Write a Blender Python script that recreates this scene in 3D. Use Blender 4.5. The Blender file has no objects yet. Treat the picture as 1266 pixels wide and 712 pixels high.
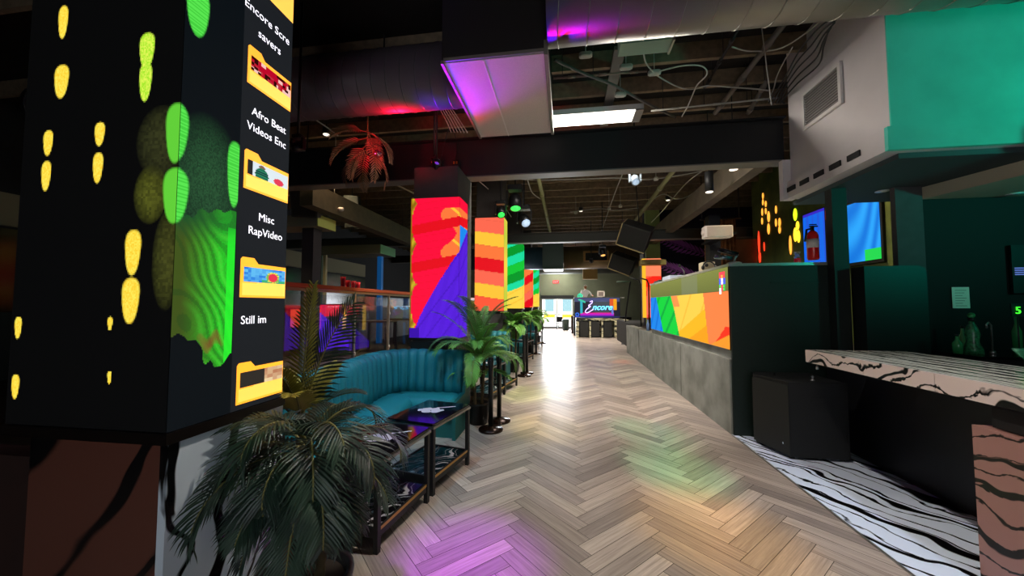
import bpy, math, random
from math import sin, cos, pi, radians, atan, sqrt
from mathutils import Vector, Matrix
random.seed(7)
SC = bpy.context.scene
COL = SC.collection
# ------------------------------------------------------------------ camera
FPX, EYE = 455.0, 1.6
PIT = atan(22 / FPX)
YAW = atan(67 / (FPX / cos(PIT)))
_r = Vector((cos(YAW), sin(YAW), 0))
_f = Vector((-sin(YAW) * cos(PIT), cos(YAW) * cos(PIT), sin(PIT)))
_u = _r.cross(_f)
cd = bpy.data.cameras.new('camera'); cam = bpy.data.objects.new('camera', cd); COL.objects.link(cam)
cd.sensor_width = 36; cd.lens = FPX * 36 / 1266; cd.clip_start = .05; cd.clip_end = 200
mm = Matrix((_r, _u, -_f)).transposed().to_4x4(); mm.translation = Vector((0, 0, EYE)); cam.matrix_world = mm
SC.camera = cam
SC.view_settings.view_transform = 'Standard'; SC.view_settings.look = 'None'
SC.view_settings.exposure = 0.85; SC.view_settings.gamma = 1; SC.view_settings.use_curve_mapping = False

def P(px, py, x=None, y=None, z=None):
    d = _f * FPX + _r * (px - 633) + _u * (356 - py)
    if x is not None: t = x / d.x
    elif y is not None: t = y / d.y
    else: t = (z - EYE) / d.z
    return Vector((0, 0, EYE)) + d * t

# ------------------------------------------------------------------ world / lights
W = bpy.data.worlds.new('world'); SC.world = W; W.use_nodes = True
W.node_tree.nodes['Background'].inputs[0].default_value = (.85, .93, 1, 1)
W.node_tree.nodes['Background'].inputs[1].default_value = 1.6

def lin(c):
    if isinstance(c, str): c = [int(c[i:i + 2], 16) / 255 for i in (0, 2, 4)]
    return tuple((v / 12.92 if v <= .04045 else ((v + .055) / 1.055) ** 2.4) for v in c[:3])

def lamp(kind, name, loc, target, color, power, size=.1, angle=40, blend=1.0, size_y=None):
    l = bpy.data.lights.new(name, kind); o = bpy.data.objects.new(name, l); COL.objects.link(o)
    l.energy = power * 1.15; l.color = lin(color); o.location = loc
    if kind == 'AREA':
        l.shape = 'RECTANGLE'; l.size = size; l.size_y = size_y or size
    elif kind == 'SPOT':
        l.shadow_soft_size = size; l.spot_size = radians(angle); l.spot_blend = blend
    else: l.shadow_soft_size = size
    if target is not None:
        o.rotation_euler = (Vector(target) - Vector(loc)).to_track_quat('-Z', 'Y').to_euler()
    return o

# added fill from an assumed entrance behind the camera; daylight at far doors
lamp('AREA', 'entrance_fill', (.4, -3.3, 1.9), (.4, 4, .6), 'FFF4EA', 4, 2.6, size_y=2.0)
lamp('AREA', 'far_door_daylight', (-.6, 25.6, 1.3), (-.3, 12, .6), 'F2F7FF', 190, 2.1, size_y=2.2)
# ------------------------------------------------------------------ materials
MATS = {}
ES = .56   # brightness of all lit screens, signs and lenses
def mat(name, color='808080', rough=.6, metal=0.0, emit=None, es=0.0, noise=0, ns=8, trans=0, alpha=1, bump=0, coat=0, c2=None):
    if name in MATS: return MATS[name]
    m = bpy.data.materials.new(name); m.use_nodes = True; nt = m.node_tree; b = nt.nodes['Principled BSDF']
    b.inputs['Base Color'].default_value = (*lin(color), 1)
    b.inputs['Roughness'].default_value = rough; b.inputs['Metallic'].default_value = metal
    if coat: b.inputs['Coat Weight'].default_value = coat
    if trans: b.inputs['Transmission Weight'].default_value = trans; b.inputs['IOR'].default_value = 1.15
    if alpha < 1: b.inputs['Alpha'].default_value = alpha
    if emit: b.inputs['Emission Color'].default_value = (*lin(emit), 1); b.inputs['Emission Strength'].default_value = es * ES
    if noise or bump:
        tc = nt.nodes.new('ShaderNodeTexCoord'); n = nt.nodes.new('ShaderNodeTexNoise')
        n.inputs['Scale'].default_value = ns; n.inputs['Detail'].default_value = 6
        nt.links.new(tc.outputs['Object'], n.inputs['Vector'])
        if noise:
            cr = nt.nodes.new('ShaderNodeValToRGB'); c = lin(color); d = lin(c2) if c2 else tuple(v * (1 - noise) for v in c)
            cr.color_ramp.elements[0].position = .35; cr.color_ramp.elements[1].position = .65
            cr.color_ramp.elements[0].color = (*d, 1); cr.color_ramp.elements[1].color = (*c, 1)
            nt.links.new(n.outputs['Fac'], cr.inputs['Fac']); nt.links.new(cr.outputs['Color'], b.inputs['Base Color'])
        if bump:
            bp = nt.nodes.new('ShaderNodeBump'); bp.inputs['Strength'].default_value = bump; bp.inputs['Distance'].default_value = .01
            nt.links.new(n.outputs['Fac'], bp.inputs['Height']); nt.links.new(bp.outputs['Normal'], b.inputs['Normal'])
    MATS[name] = m; return m

def marble(name, base='F2F4F8', vein='08080A', rot=(0, 0, 0), stretch=.3, period=.25, rough=.25, width=.2, dist=5.0, thr=.5, warp=2.2):
    """veins run along the rotated Y axis; width = share of the surface that is vein"""
    m = bpy.data.materials.new(name); m.use_nodes = True; nt = m.node_tree; b = nt.nodes['Principled BSDF']
    b.inputs['Roughness'].default_value = rough
    N = lambda k: nt.nodes.new(k)
    tc = N('ShaderNodeTexCoord'); mp = N('ShaderNodeMapping'); mp.inputs['Rotation'].default_value = rot
    m2 = N('ShaderNodeMapping'); m2.inputs['Scale'].default_value = (1, stretch, 1)
    wn = N('ShaderNodeTexNoise'); wn.inputs['Scale'].default_value = .55 / period; wn.inputs['Detail'].default_value = 2
    nt.links.new(tc.outputs['Object'], wn.inputs['Vector'])
    wm = N('ShaderNodeVectorMath'); wm.operation = 'MULTIPLY_ADD'; wm.inputs[1].default_value = (warp * period,) * 3; wm.inputs[2].default_value = (-warp * period / 2,) * 3
    nt.links.new(wn.outputs['Color'], wm.inputs[0]); wa = N('ShaderNodeVectorMath'); nt.links.new(tc.outputs['Object'], wa.inputs[0]); nt.links.new(wm.outputs[0], wa.inputs[1])
    nt.links.new(wa.outputs[0], mp.inputs['Vector']); nt.links.new(mp.outputs['Vector'], m2.inputs['Vector'])
    def layer(per, w, seed, ds):
        ad = N('ShaderNodeVectorMath'); ad.inputs[1].default_value = (seed, seed * .7, seed * 1.3); nt.links.new(m2.outputs['Vector'], ad.inputs[0])
        wv = N('ShaderNodeTexWave'); wv.bands_direction = 'X'; wv.inputs['Scale'].default_value = .314 / per
        wv.inputs['Distortion'].default_value = ds; wv.inputs['Detail'].default_value = 4; wv.inputs['Detail Scale'].default_value = .35 / per; wv.inputs['Detail Roughness'].default_value = .62
        nt.links.new(ad.outputs[0], wv.inputs['Vector'])
        n = N('ShaderNodeTexNoise'); n.inputs['Scale'].default_value = .6 / per; n.inputs['Detail'].default_value = 3; nt.links.new(ad.outputs[0], n.inputs['Vector'])
        k = N('ShaderNodeMath'); k.operation = 'MULTIPLY_ADD'; k.inputs[1].default_value = w * 4; k.inputs[2].default_value = -w * 4 * (thr - .12)
        nt.links.new(n.outputs['Fac'], k.inputs[0])
        su = N('ShaderNodeMath'); su.operation = 'SUBTRACT'; nt.links.new(wv.outputs['Fac'], su.inputs[0]); nt.links.new(k.outputs[0], su.inputs[1])
        cr = N('ShaderNodeValToRGB'); cr.color_ramp.elements[0].position = 0; cr.color_ramp.elements[1].position = .05
        nt.links.new(su.outputs[0], cr.inputs['Fac']); return cr.outputs['Color']
    f1 = layer(period, width, 0, dist); f2 = layer(period * .45, width * .35, 5, dist * .6)
    mn = N('ShaderNodeMath'); mn.operation = 'MINIMUM'; nt.links.new(f1, mn.inputs[0]); nt.links.new(f2, mn.inputs[1])
    mx = N('ShaderNodeMix'); mx.data_type = 'RGBA'
    mx.inputs['A'].default_value = (*lin(vein), 1); mx.inputs['B'].default_value = (*lin(base), 1)
    nt.links.new(mn.outputs[0], mx.inputs['Factor']); nt.links.new(mx.outputs['Result'], b.inputs['Base Color'])
    return m

def attr_mat(name, strength=1.0, rough=.35, base=False, grain=False):
    m = bpy.data.materials.new(name); m.use_nodes = True; nt = m.node_tree; b = nt.nodes['Principled BSDF']
    a = nt.nodes.new('ShaderNodeAttribute'); a.attribute_name = 'Col'; b.inputs['Roughness'].default_value = rough
    if base:
        src = a.outputs['Color']
        if grain:
            u = nt.nodes.new('ShaderNodeAttribute'); u.attribute_name = 'Grain'
            n = nt.nodes.new('ShaderNodeTexNoise'); n.inputs['Scale'].default_value = 1.0; n.inputs['Detail'].default_value = 8; n.inputs['Roughness'].default_value = .7
            nt.links.new(u.outputs['Vector'], n.inputs['Vector'])
            cr = nt.nodes.new('ShaderNodeValToRGB'); cr.color_ramp.elements[0].position = .3; cr.color_ramp.elements[1].position = .7
            cr.color_ramp.elements[0].color = (.5, .48, .47, 1); cr.color_ramp.elements[1].color = (1.1, 1.1, 1.1, 1)
            nt.links.new(n.outputs['Fac'], cr.inputs['Fac'])
            mx = nt.nodes.new('ShaderNodeMix'); mx.data_type = 'RGBA'; mx.blend_type = 'MULTIPLY'; mx.inputs['Factor'].default_value = 1
            nt.links.new(src, mx.inputs['A']); nt.links.new(cr.outputs['Color'], mx.inputs['B']); src = mx.outputs['Result']
        nt.links.new(src, b.inputs['Base Color'])
    else:
        b.inputs['Base Color'].default_value = (.01, .01, .01, 1)
        nt.links.new(a.outputs['Color'], b.inputs['Emission Color']); b.inputs['Emission Strength'].default_value = strength * ES; b.inputs['Specular IOR Level'].default_value = 0
    return m

K = mat('black_paint', '101012', .55)
KG = mat('black_gloss', '0A0A0E', .12)
KD = mat('near_black', '08080A', .8)
DG = mat('dark_green_panel', '071E18', .6, noise=.3, ns=30)
GREY = mat('grey_paint', '5A5C58', .8, noise=.15)
CONC = mat('concrete', '8E908A', .7, noise=.35, ns=3, c2='6E716A', bump=.2)
METAL = mat('brushed_metal', 'A8A8A6', .35, .9)
DMETAL = mat('dark_metal', '2A2A2C', .4, .7)
BRASS = mat('brass_strip', 'B58A45', .35, .6)
WOODD = mat('dark_joist_wood', '8E7A62', .9, noise=.3, ns=12)
WHITE = mat('white_paint', 'D9D5D2', .7, noise=.05, bump=.15, ns=40)
CABLEW = mat('white_cable', 'B8B4AA', .6)
CABLEK = mat('black_cable', '151515', .6)
PIPE = mat('grey_pipe', '7A7A6C', .5, .3)
VELVET = mat('teal_velvet', '1A8290', .5, noise=.12, ns=60)
VELVETD = mat('teal_panel', '0E5F5E', .6)
LEAF = mat('palm_leaf_green', '6AA846', .45, noise=.4, ns=6)
LEAFD = mat('palm_leaf_dark', '263F2E', .5, noise=.4, ns=6, c2='10201E')
LEAFY = mat('palm_leaf_olive_lit', '98923C', .5, noise=.3, ns=6)  # warm screen light on the upright palm put into its frond colour
STEM = mat('palm_stem', '6E6A38', .7)
TRUNK = mat('palm_trunk', '5A4A30', .9, noise=.4, ns=20)
SOIL = mat('soil', '241A12', .95)

# ------------------------------------------------------------------ mesh helpers
class MB:
    def __init__(s): s.v = []; s.f = []; s.m = []; s.c = []; s.cur = 0; s.smooth = []; s.sm = False
    def face(s, idx, c=None):
        s.f.append(tuple(idx)); s.m.append(s.cur); s.smooth.append(s.sm); s.c.append(c)
    def add(s, pts): i = len(s.v); s.v += [Vector(p) for p in pts]; return i
    def quad(s, a, b, c, d, col=None): i = s.add([a, b, c, d]); s.face((i, i + 1, i + 2, i + 3), col)
    def poly(s, pts, col=None): i = s.add(pts); s.face(range(i, i + len(pts)), col)
    def box(s, x0, x1, y0, y1, z0, z1, M=None, bev=0.0):
        if bev > 0: return s.bbox(x0, x1, y0, y1, z0, z1, M, bev)
        p = [Vector((x, y, z)) for z in (z0, z1) for y in (y0, y1) for x in (x0, x1)]
        if M: p = [M @ q for q in p]
        i = s.add(p)
        for f in ((0, 2, 3, 1), (4, 5, 7, 6), (0, 1, 5, 4), (2, 6, 7, 3), (0, 4, 6, 2), (1, 3, 7, 5)): s.face([i + k for k in f])
    def bbox(s, x0, x1, y0, y1, z0, z1, M, b):
        # chamfered in plan and top
        def ring(ins, z): return [(x0 + b + ins, y0 + ins, z), (x1 - b - ins, y0 + ins, z), (x1 - ins, y0 + b + ins, z), (x1 - ins, y1 - b - ins, z), (x1 - b - ins, y1 - ins, z), (x0 + b + ins, y1 - ins, z), (x0 + ins, y1 - b - ins, z), (x0 + ins, y0 + b + ins, z)]
        rs = [ring(b * .6, z0), ring(0, z0 + b * .6), ring(0, z1 - b * .6), ring(b * .6, z1)]
        s.loft([[Vector(p) if not M else M @ Vector(p) for p in r] for r in rs])
    def loft(s, rings, cap=True, closed=True, cols=None):
        n = len(rings[0]); i = len(s.v)
        for r in rings: s.add(r)
        for k in range(len(rings) - 1):
            for j in range(n if closed else n - 1):
                a = i + k * n + j; b = i + k * n + (j + 1) % n
                s.face((a, b, b + n, a + n))
        if cap:
            s.face([i + j for j in range(n)][::-1]); s.face([i + (len(rings) - 1) * n + j for j in range(n)])
    def tube(s, pts, r, n=8, cap=True):
        pts = [Vector(p) for p in pts]; rr = r if isinstance(r, (list, tuple)) else [r] * len(pts)
        rings = []; prev = None
        for k, p in enumerate(pts):
            d = (pts[min(k + 1, len(pts) - 1)] - pts[max(k - 1, 0)]).normalized()
            if prev is None:
                a = Vector((0, 0, 1)) if abs(d.z) < .9 else Vector((1, 0, 0)); u = d.cross(a).normalized()
            else: u = (prev - d * prev.dot(d)).normalized()
            prev = u; w = d.cross(u)
            rings.append([p + (u * cos(2 * pi * j / n) + w * sin(2 * pi * j / n)) * rr[k] for j in range(n)])
        s.sm = True; s.loft(rings, cap); s.sm = False
    def lathe(s, c, prof, n=20, M=None):
        c = Vector(c); rings = [[c + Vector((r * cos(2 * pi * j / n), r * sin(2 * pi * j / n), z)) for j in range(n)] for r, z in prof]
        if M: rings = [[M @ p for p in r] for r in rings]
        s.sm = True; s.loft(rings); s.sm = False
    def prism(s, pts, d):
        d = Vector(d); s.loft([[Vector(p) for p in pts], [Vector(p) + d for p in pts]])
    def sphere(s, c, r, n=12, sc=(1, 1, 1)):
        c = Vector(c); m_ = n // 2 + 1
        rings = [[c + Vector((r * sc[0] * sin(t) * cos(2 * pi * j / n), r * sc[1] * sin(t) * sin(2 * pi * j / n), r * sc[2] * cos(t))) for j in range(n)]
                 for t in [max(.02, min(pi - .02, pi * k / m_)) for k in range(m_ + 1)]]
        s.sm = True; s.loft(rings); s.sm = False
    def build(s, name, mats, parent=None, col=None):
        if not isinstance(mats, (list, tuple)): mats = [mats]
        off = Matrix.Identity(4)
        if parent is not None:
            chain = []; p = parent
            while p is not None: chain.append(Matrix.LocRotScale(p.location, p.rotation_euler, p.scale)); p = p.parent
            w = Matrix.Identity(4)
            for c in reversed(chain): w = w @ c
            off = w.inverted()
        me = bpy.data.meshes.new(name); me.from_pydata([tuple(off @ v) for v in s.v], [], s.f)
        for m in mats: me.materials.append(m)
        me.polygons.foreach_set('material_index', s.m); me.polygons.foreach_set('use_smooth', s.smooth)
        if any(c is not None for c in s.c):
            ca = me.color_attributes.new('Col', 'FLOAT_COLOR', 'CORNER'); k = 0; buf = []
            for fi, f in enumerate(s.f):
                c = s.c[fi] or (.5, .5, .5)
                for _ in f: buf += [*c, 1]
            ca.data.foreach_set('color', buf)
        me.update(); o = bpy.data.objects.new(name, me); COL.objects.link(o)
        if parent is not None: o.parent = parent
        return o

def tag(o, label=None, cat=None, group=None, kind=None):
    if label: o['label'] = label
    if cat: o['category'] = cat
    if group: o['group'] = group
    if kind: o['kind'] = kind
    return o
def thing(name, label, cat, loc=(0, 0, 0), rz=0, group=None):
    o = bpy.data.objects.new(name, None); COL.objects.link(o); o.empty_display_size = .1
    o.location = loc; o.rotation_euler = (0, 0, rz); return tag(o, label, cat, group)
def struct(name, mb, m): return tag(mb.build(name, m), kind='structure')
def children(o): return [c for c in bpy.data.objects if c.parent == o]
def copy_tree(o, parent=None, label=None):
    kids = children(o); c = o.copy(); COL.objects.link(c)
    if parent is not None: c.parent = parent
    for ch in kids: copy_tree(ch, c)
    if label: c['label'] = label
    return c
def bx(*a, **k): m = MB(); m.box(*a, **k); return m
def tb(*a, **k): m = MB(); m.tube(*a, **k); return m
def mix(a, b, t): return tuple(a[i] + (b[i] - a[i]) * t for i in range(len(a)))
def raster(name, o, eu, ev, nu, nv, fn, m, parent):
    """grid o + u*eu + v*ev, colours fn(u,v) (linear) as pixels of a lit screen"""
    o, eu, ev = Vector(o), Vector(eu), Vector(ev)
    mb = MB(); mb.add([o + eu * (i / nu) + ev * (j / nv) for j in range(nv + 1) for i in range(nu + 1)])
    for j in range(nv):
        for i in range(nu):
            a = j * (nu + 1) + i; mb.face((a, a + 1, a + nu + 2, a + nu + 1), fn((i + .5) / nu, (j + .5) / nv))
    return mb.build(name, m, parent)
def text_mesh(name, s, size, M, m, parent, ext=.001, shear=0, align='CENTER', bold=0):
    cu = bpy.data.curves.new(name, 'FONT'); cu.body = s; cu.size = size; cu.align_x = align; cu.extrude = ext; cu.shear = shear; cu.resolution_u = 3; cu.offset = bold
    ob = bpy.data.objects.new(name, cu); COL.objects.link(ob)
    dg = bpy.context.evaluated_depsgraph_get(); me = bpy.data.meshes.new_from_object(ob.evaluated_get(dg))
    bpy.data.objects.remove(ob); me.materials.clear(); me.materials.append(m)
    off = Matrix.Identity(4)
    if parent is not None:
        ch = []; p = parent
        while p is not None: ch.append(Matrix.LocRotScale(p.location, p.rotation_euler, p.scale)); p = p.parent
        for c in ch: off = c @ off
        off = off.inverted()
    me.transform(off @ M); o = bpy.data.objects.new(name, me); COL.objects.link(o)
    if parent is not None: o.parent = parent
    return o
def frame(o, ex, ey):
    ex = Vector(ex).normalized(); ey = Vector(ey).normalized(); ez = ex.cross(ey)
    m = Matrix((ex, ey, ez)).transposed().to_4x4(); m.translation = Vector(o); return m

# ================================================================== STRUCTURE
# floor: herringbone planks
def floor():
    mb = MB(); L, Wd = 6, .118; n = L; gap = .0018; ca, sa = cos(pi / 4), sin(pi / 4); tones = [lin(c) for c in ('B4A8A0', 'A0958E', 'BDB1A8', 'A99D95', 'B8ABA2', '988D88')]
    cx, cy = .15, 10.5; gr = []
    def plank(u0, v0, u1, v1, hor):
        uc, vc = (u0 + u1) / 2 * Wd, (v0 + v1) / 2 * Wd
        x = uc * ca - vc * sa; y = uc * sa + vc * ca
        if not (-4.4 < x < 2.9 and -13.2 < y < 16): return
        pts = []
        for (u, v) in ((u0 * Wd + gap, v0 * Wd + gap), (u1 * Wd - gap, v0 * Wd + gap), (u1 * Wd - gap, v1 * Wd - gap), (u0 * Wd + gap, v1 * Wd - gap)):
            pts.append((cx + u * ca - v * sa, cy + u * sa + v * ca, 0))
        c = random.choice(tones); k = random.uniform(.85, 1.12); mb.quad(*pts, col=tuple(q * k for q in c))
        s0 = random.uniform(0, 50)
        for (a, b) in ((0, 0), (1, 0), (1, 1), (0, 1)):
            gr.append((s0 + (a if hor else b) * 1.6, s0 * 1.7 + (b if hor else a) * 7.0, s0))
    R = 200
    for k in range(-R, R):
        for m in range(-22, 23):
            a = k + 2 * n * m; plank(a, k, a + n, k + 1, True)
            b = k - 2 * n + 1 + 2 * n * m; plank(k, b, k + 1, b + n, False)
    mb.cur = 1; mb.quad((-9.5, -3.6, -.004), (7.2, -3.6, -.004), (7.2, 26.6, -.004), (-9.5, 26.6, -.004), col=(.05, .045, .04))
    gr += [(0, 0, 0)] * 4
    o = mb.build('floor', [attr_mat('herringbone_planks', base=True, rough=.3, grain=True), mat('floor_joint', '3A3632', .8)])
    at = o.data.attributes.new('Grain', 'FLOAT_VECTOR', 'CORNER'); at.data.foreach_set('vector', [q for p in gr for q in p])
    tag(o, kind='structure')
floor()
MARB_FLOOR = marble('zebra_marble_floor', base='DCE9FF', rot=(0, 0, radians(-33)), stretch=.28, period=.34, rough=.2, width=.11, dist=7, warp=1.3)
struct('floor_marble', bx(2.03, 7.0, -2.5, 5.0, -.01, .006), MARB_FLOOR)
struct('trim_1', bx(2.015, 2.03, -2.5, 5.0, -.01, .009), METAL)
# shell
WALLD = mat('dark_wall', '191A1A', .85, noise=.2)
GREENW = mat('olive_wall', '6C7358', .85, noise=.15, ns=2)
struct('wall_left', bx(-9.6, -9.4, -3.7, 26.7, 0, 5.2), WALLD)
struct('wall_right', bx(7.0, 7.2, -3.7, 26.7, 0, 5.2), WALLD)
mb = MB()
mb.box(-9.6, -1.75, 26.4, 26.6, 0, 5.2); mb.box(.5, 7.2, 26.4, 26.6, 0, 5.2); mb.box(-1.75, .5, 26.4, 26.6, 2.3, 5.2)
struct('wall_back', mb, mat('pale_green_wall', '8E9880', .85, noise=.1, ns=2))
mb = MB()
mb.box(-9.6, -.9, -3.7, -3.5, 0, 5.2); mb.box(1.7, 7.2, -3.7, -3.5, 0, 5.2); mb.box(-.9, 1.7, -3.7, -3.5, 2.9, 5.2)
struct('wall_front', mb, WALLD)
struct('ceiling', bx(-9.6, 7.2, -3.7, 26.7, 5.1, 5.2), mat('ceiling_deck', '1E1915', .9, noise=.3, ns=6))
for k in range(44):
    y = -2.9 + k * .66
    if 3.2 < y < 4.3: continue
    struct('ceiling_joist', bx(-9.4, 7.0, y, y + .06, 4.86, 5.1), WOODD)
# beams
def beam(name, x0, x1, y, z0, z1, m=None, fl=.02):
    mb = MB(); mb.box(x0, x1, y - .03, y + .03, z0, z1); mb.cur = 1
    mb.box(x0, x1, y - .11, y + .11, z0 - fl, z0); mb.cur = 0; mb.box(x0, x1, y - .11, y + .11, z1, z1 + .02)
    return struct(name, mb, [m or mat('beam_black', '17171A', .55, noise=.1), mat('beam_flange_lit', '77756F', .5, .2)])  # lit lower edge put into the bottom flange as a paler grey
beam('trim_2', -9.4, 3.04, 5.6, 3.62, 4.22)
beam('trim_3', -9.4, 6.9, 11.1, 3.52, 3.78, mat('beam_grey', '33342F', .6))
beam('trim_4', -9.4, 6.9, 18.9, 3.95, 4.3, mat('beam_grey', '33342F', .6))
beam('trim_5', -9.4, 6.9, 22.5, 4.0, 4.3, mat('beam_grey', '33342F', .6))
# long beam running down the hall on the right, another on the left
LB = mat('long_beam_taupe', '6B6050', .8, noise=.3, ns=3)
struct('trim_6', bx(2.85, 3.05, 5.75, 18, 3.7, 4.15), LB)
struct('trim_7', bx(-4.6, -4.35, 5.75, 18, 3.35, 3.75), mat('left_beam_olive', '4A4630', .8, noise=.3))

# ---- doors far end
def far_door(n, x0, x1):
    d = MB(); fr = .06
    for a in ((x0, x0 + fr, .0, 2.12), (x1 - fr, x1, .0, 2.12)): d.box(a[0], a[1], 26.42, 26.48, a[2], a[3])
    d.box(x0 + fr, x1 - fr, 26.42, 26.48, 2.06, 2.12); d.box(x0 + fr, x1 - fr, 26.42, 26.48, 0, .12); d.box(x0 + fr, x1 - fr, 26.43, 26.47, .95, 1.0)
    o = struct('door_%d' % n, d, METAL)
    g = bx(x0 + fr, x1 - fr, 26.445, 26.455, .12, 2.06).build('door_glass', mat('door_glass', 'FFFFFF', .02, trans=1, alpha=.25), o)
    tb([(x1 - .14 if n == 1 else x0 + .14, 26.38, .9), (x1 - .14 if n == 1 else x0 + .14, 26.38, 1.2)], .015).build('door_handle', DMETAL, o)
far_door(1, -1.75, -.64); far_door(2, -.6, .5)
struct('trim_8', bx(-1.78, .53, 26.3, 26.4, 2.12, 2.34), mat('header_dark', '2A2E30', .6))
# outside
struct('ground_outside', bx(-14, 14, 26.7, 45, -.05, -.01), mat('pavement', 'C8C8C4', .9))
mb = MB(); mb.box(-9, 9, 40, 41, 0, 7)
bo = thing('street_building', 'pale sunlit building seen through the far glass doors', 'building', (0, 40, 0))
mb.build('wall', mat('outside_wall', 'E8E4DA', .9), bo)
for i in range(7):
    bx(-6.1 + i * 1.9, -5.1 + i * 1.9, 39.97, 40, 1.0, 2.6).build('window', mat('outside_glass', '6E8C96', .2), bo)
for i, x in enumerate((-1.5, .15)):
    t = thing('barrier', ('yellow traffic barrier outside behind the left door', 'yellow traffic barrier outside behind the right door')[i], 'barrier', (x, 33, 0))
    m_ = bx(x - .5, x + .5, 32.95, 33.05, .55, .85).build('board', mat('barrier_yellow', 'F2B21E', .6), t)
    for sx in (-.45, .45): bx(x + sx - .03, x + sx + .03, 32.97, 33.03, 0, .55).build('leg', mat('barrier_yellow', 'F2B21E', .6), t)
lamp('SUN', 'sun', (0, 30, 10), (-2, 36, 0), 'FFF6E6', 3.0)
# exit sign
t = thing('exit_sign', 'small red exit sign over the far glass doors', 'sign', (-.72, 26.36, 3.2))
bx(-.93, -.51, 26.33, 26.39, 3.19, 3.41).build('housing', mat('exit_housing', 'E04048', .4, emit='FF2030', es=.35), t)
text_mesh('lettering', 'EXIT', .17, frame((-.72, 26.325, 3.24), (1, 0, 0), (0, 0, 1)), mat('exit_letters', 'FFE0E0', .5, emit='FF9090', es=1.2), t)

# ================================================================== LED COLUMNS
SCR = attr_mat('led_screen_pixels', 1.0)
CASE = mat('screen_case_black', '0C0C0E', .45)
def fac(p, a, b): return (b[0] - a[0]) * (p[1] - a[1]) - (b[1] - a[1]) * (p[0] - a[0])
C = {k: lin(v) for k, v in dict(red='FF0F3C', dred='E8101E', orange='FF7A3C', org2='FF5A3A', yel='FFC63A', gold='8A6410', purple='5A20E0', dpur='3A10A8', blue='1E8CF0', teal='1EE0A0', green='18C838', dgreen='0A9A2C', lyel='FFD84A', cor='FF6A50').items()}
def col1(u, v):      # u 0..1 front, 1..1.4 side
    ln = .93 - .55 * ((u - .12) / .88) ** .8 if u > .12 else .93
    if v > .93 and u < .2: return C['dpur']
    if v > ln + .01:
        k = (u * 3.2 + v * 7) % 1; return mix(C['purple'], C['dpur'], .55 if k < .12 else (.15 if int(u * 11 + v * 9) % 2 else 0))
    if u > 1.02 and v > .2: return C['blue']
    bulge = .05 + .13 * abs(sin((v - .04) * pi / .29)) ** .5
    if u < .2 - bulge:
        return mix(C['gold'], (.6, .45, .02), .5 + .5 * sin(v * 60 + u * 30)) if u > .03 else C['gold']
    w = (v + .06 * u) % .27
    if v < .68 and w > .20: return C['dred']
    d = .78 - .16 * sin((v - .06) * pi / .27 * 2)
    if u > d and w < .2 and v > .08: return C['orange'] if (u * 3 - v * 9) % 2 < 1.75 else C['yel']
    return mix(C['red'], C['dred'], .35 if (v * 21 + u) % 1 < .12 else 0)
def bands(pal, slope, k, off=0, tail=None):
    def fn(u, v):
        w = (v + slope * u) * k + off; c = C[pal[int(w) % len(pal)]]
        if tail and v > .78 - .12 * u: return C['lyel'] if (u + v * 6) % 1 > .12 else C['yel']
        return mix(c, (0, 0, 0), .12 if (w % 1) < .06 else 0)
    return fn
c2 = bands(['cor', 'yel', 'orange', 'dred', 'cor', 'yel', 'org2'], -.05, 7.2)
c3 = bands(['teal', 'dgreen', 'teal', 'green', 'dgreen', 'teal'], .12, 7, .3, tail=1)
c4 = bands(['cor', 'dred', 'orange', 'dred', 'orange'], .2, 6)
c5 = bands(['teal', 'green', 'teal', 'dgreen'], .2, 7, tail=1)
def column_core(y0, y1, x0=-2.17, x1=-1.52, z1=5.1, m=None):
    return struct('column', bx(x0, x1, y0, y1, 0, z1), m or mat('column_grey', '4A4644', .8, noise=.15))
def column_screen(label, y, dep, z0, z1, fn, name='led_column_screen', x0=-2.2, x1=-1.48, nu=40, nv=130, core=None, side_fn=None):
    t = thing(name, label, 'led screen', ((x0 + x1) / 2, y + dep / 2, z0), 0, 'led screens wrapped around the columns')
    w = x1 - x0; h = z1 - z0
    raster('front_panel', (x0, y - .03, z1), (w, 0, 0), (0, 0, -h), nu, nv, fn, SCR, t)
    sf = side_fn or (lambda u, v: fn(1 + u * .4, v))
    raster('side_panel', (x1 + .003, y - .03, z1), (0, dep, 0), (0, 0, -h), max(8, nu // 2), nv, sf, SCR, t)
    mb = MB(); mb.box(x0, x1, y - .027, y - .001, z0, z1); mb.box(x1 - .028, x1, y, y + dep - .03, z0, z1)
    mb.build('casing', CASE, t)
    tr = MB(); tr.box(x0 - .01, x1 + .012, y - .04, y - .001, z0 - .035, z0 - .001); tr.box(x1 - .028, x1 + .012, y, y + dep - .03, z0 - .035, z0 - .001); tr.build('bottom_trim', K, t)
    return t
column_core(5.0, 5.75, -2.17, -1.515, 3.6)
column_screen('tall red and purple LED column screen beside the teal booth', 5.0, .42, 1.15, 3.14, col1)
mb = MB(); mb.prism([(-2.15, 4.93, .98), (-1.6, 4.93, .98), (-1.55, 4.93, 1.1), (-2.18, 4.93, 1.1)], (0, .065, 0))
tag(mb.build('column_bracket', K), 'black bracket under the red and purple column screen', 'bracket')
for (lab, y, z0, z1, fn, nu, nv, sf) in (
    ('orange, yellow and red banded LED column screen', 8.75, 1.48, 3.75, c2, 24, 90, lambda u, v: mix(C['lyel'], C['green'], .25 + .2 * sin(v * 9))),
    ('teal and green banded LED column screen behind the orange one', 12.6, 1.51, 3.75, c3, 20, 70, None),
    ('narrow red-orange LED column screen in the distance', 16.2, 1.53, 3.7, c4, 14, 50, None),
    ('furthest teal LED column screen near the glass doors', 20.0, 1.55, 3.7, c5, 12, 40, None)):
    column_core(y, y + .6); column_screen(lab, y, .5, z0, z1, fn, nu=nu, nv=nv, side_fn=sf)

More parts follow.
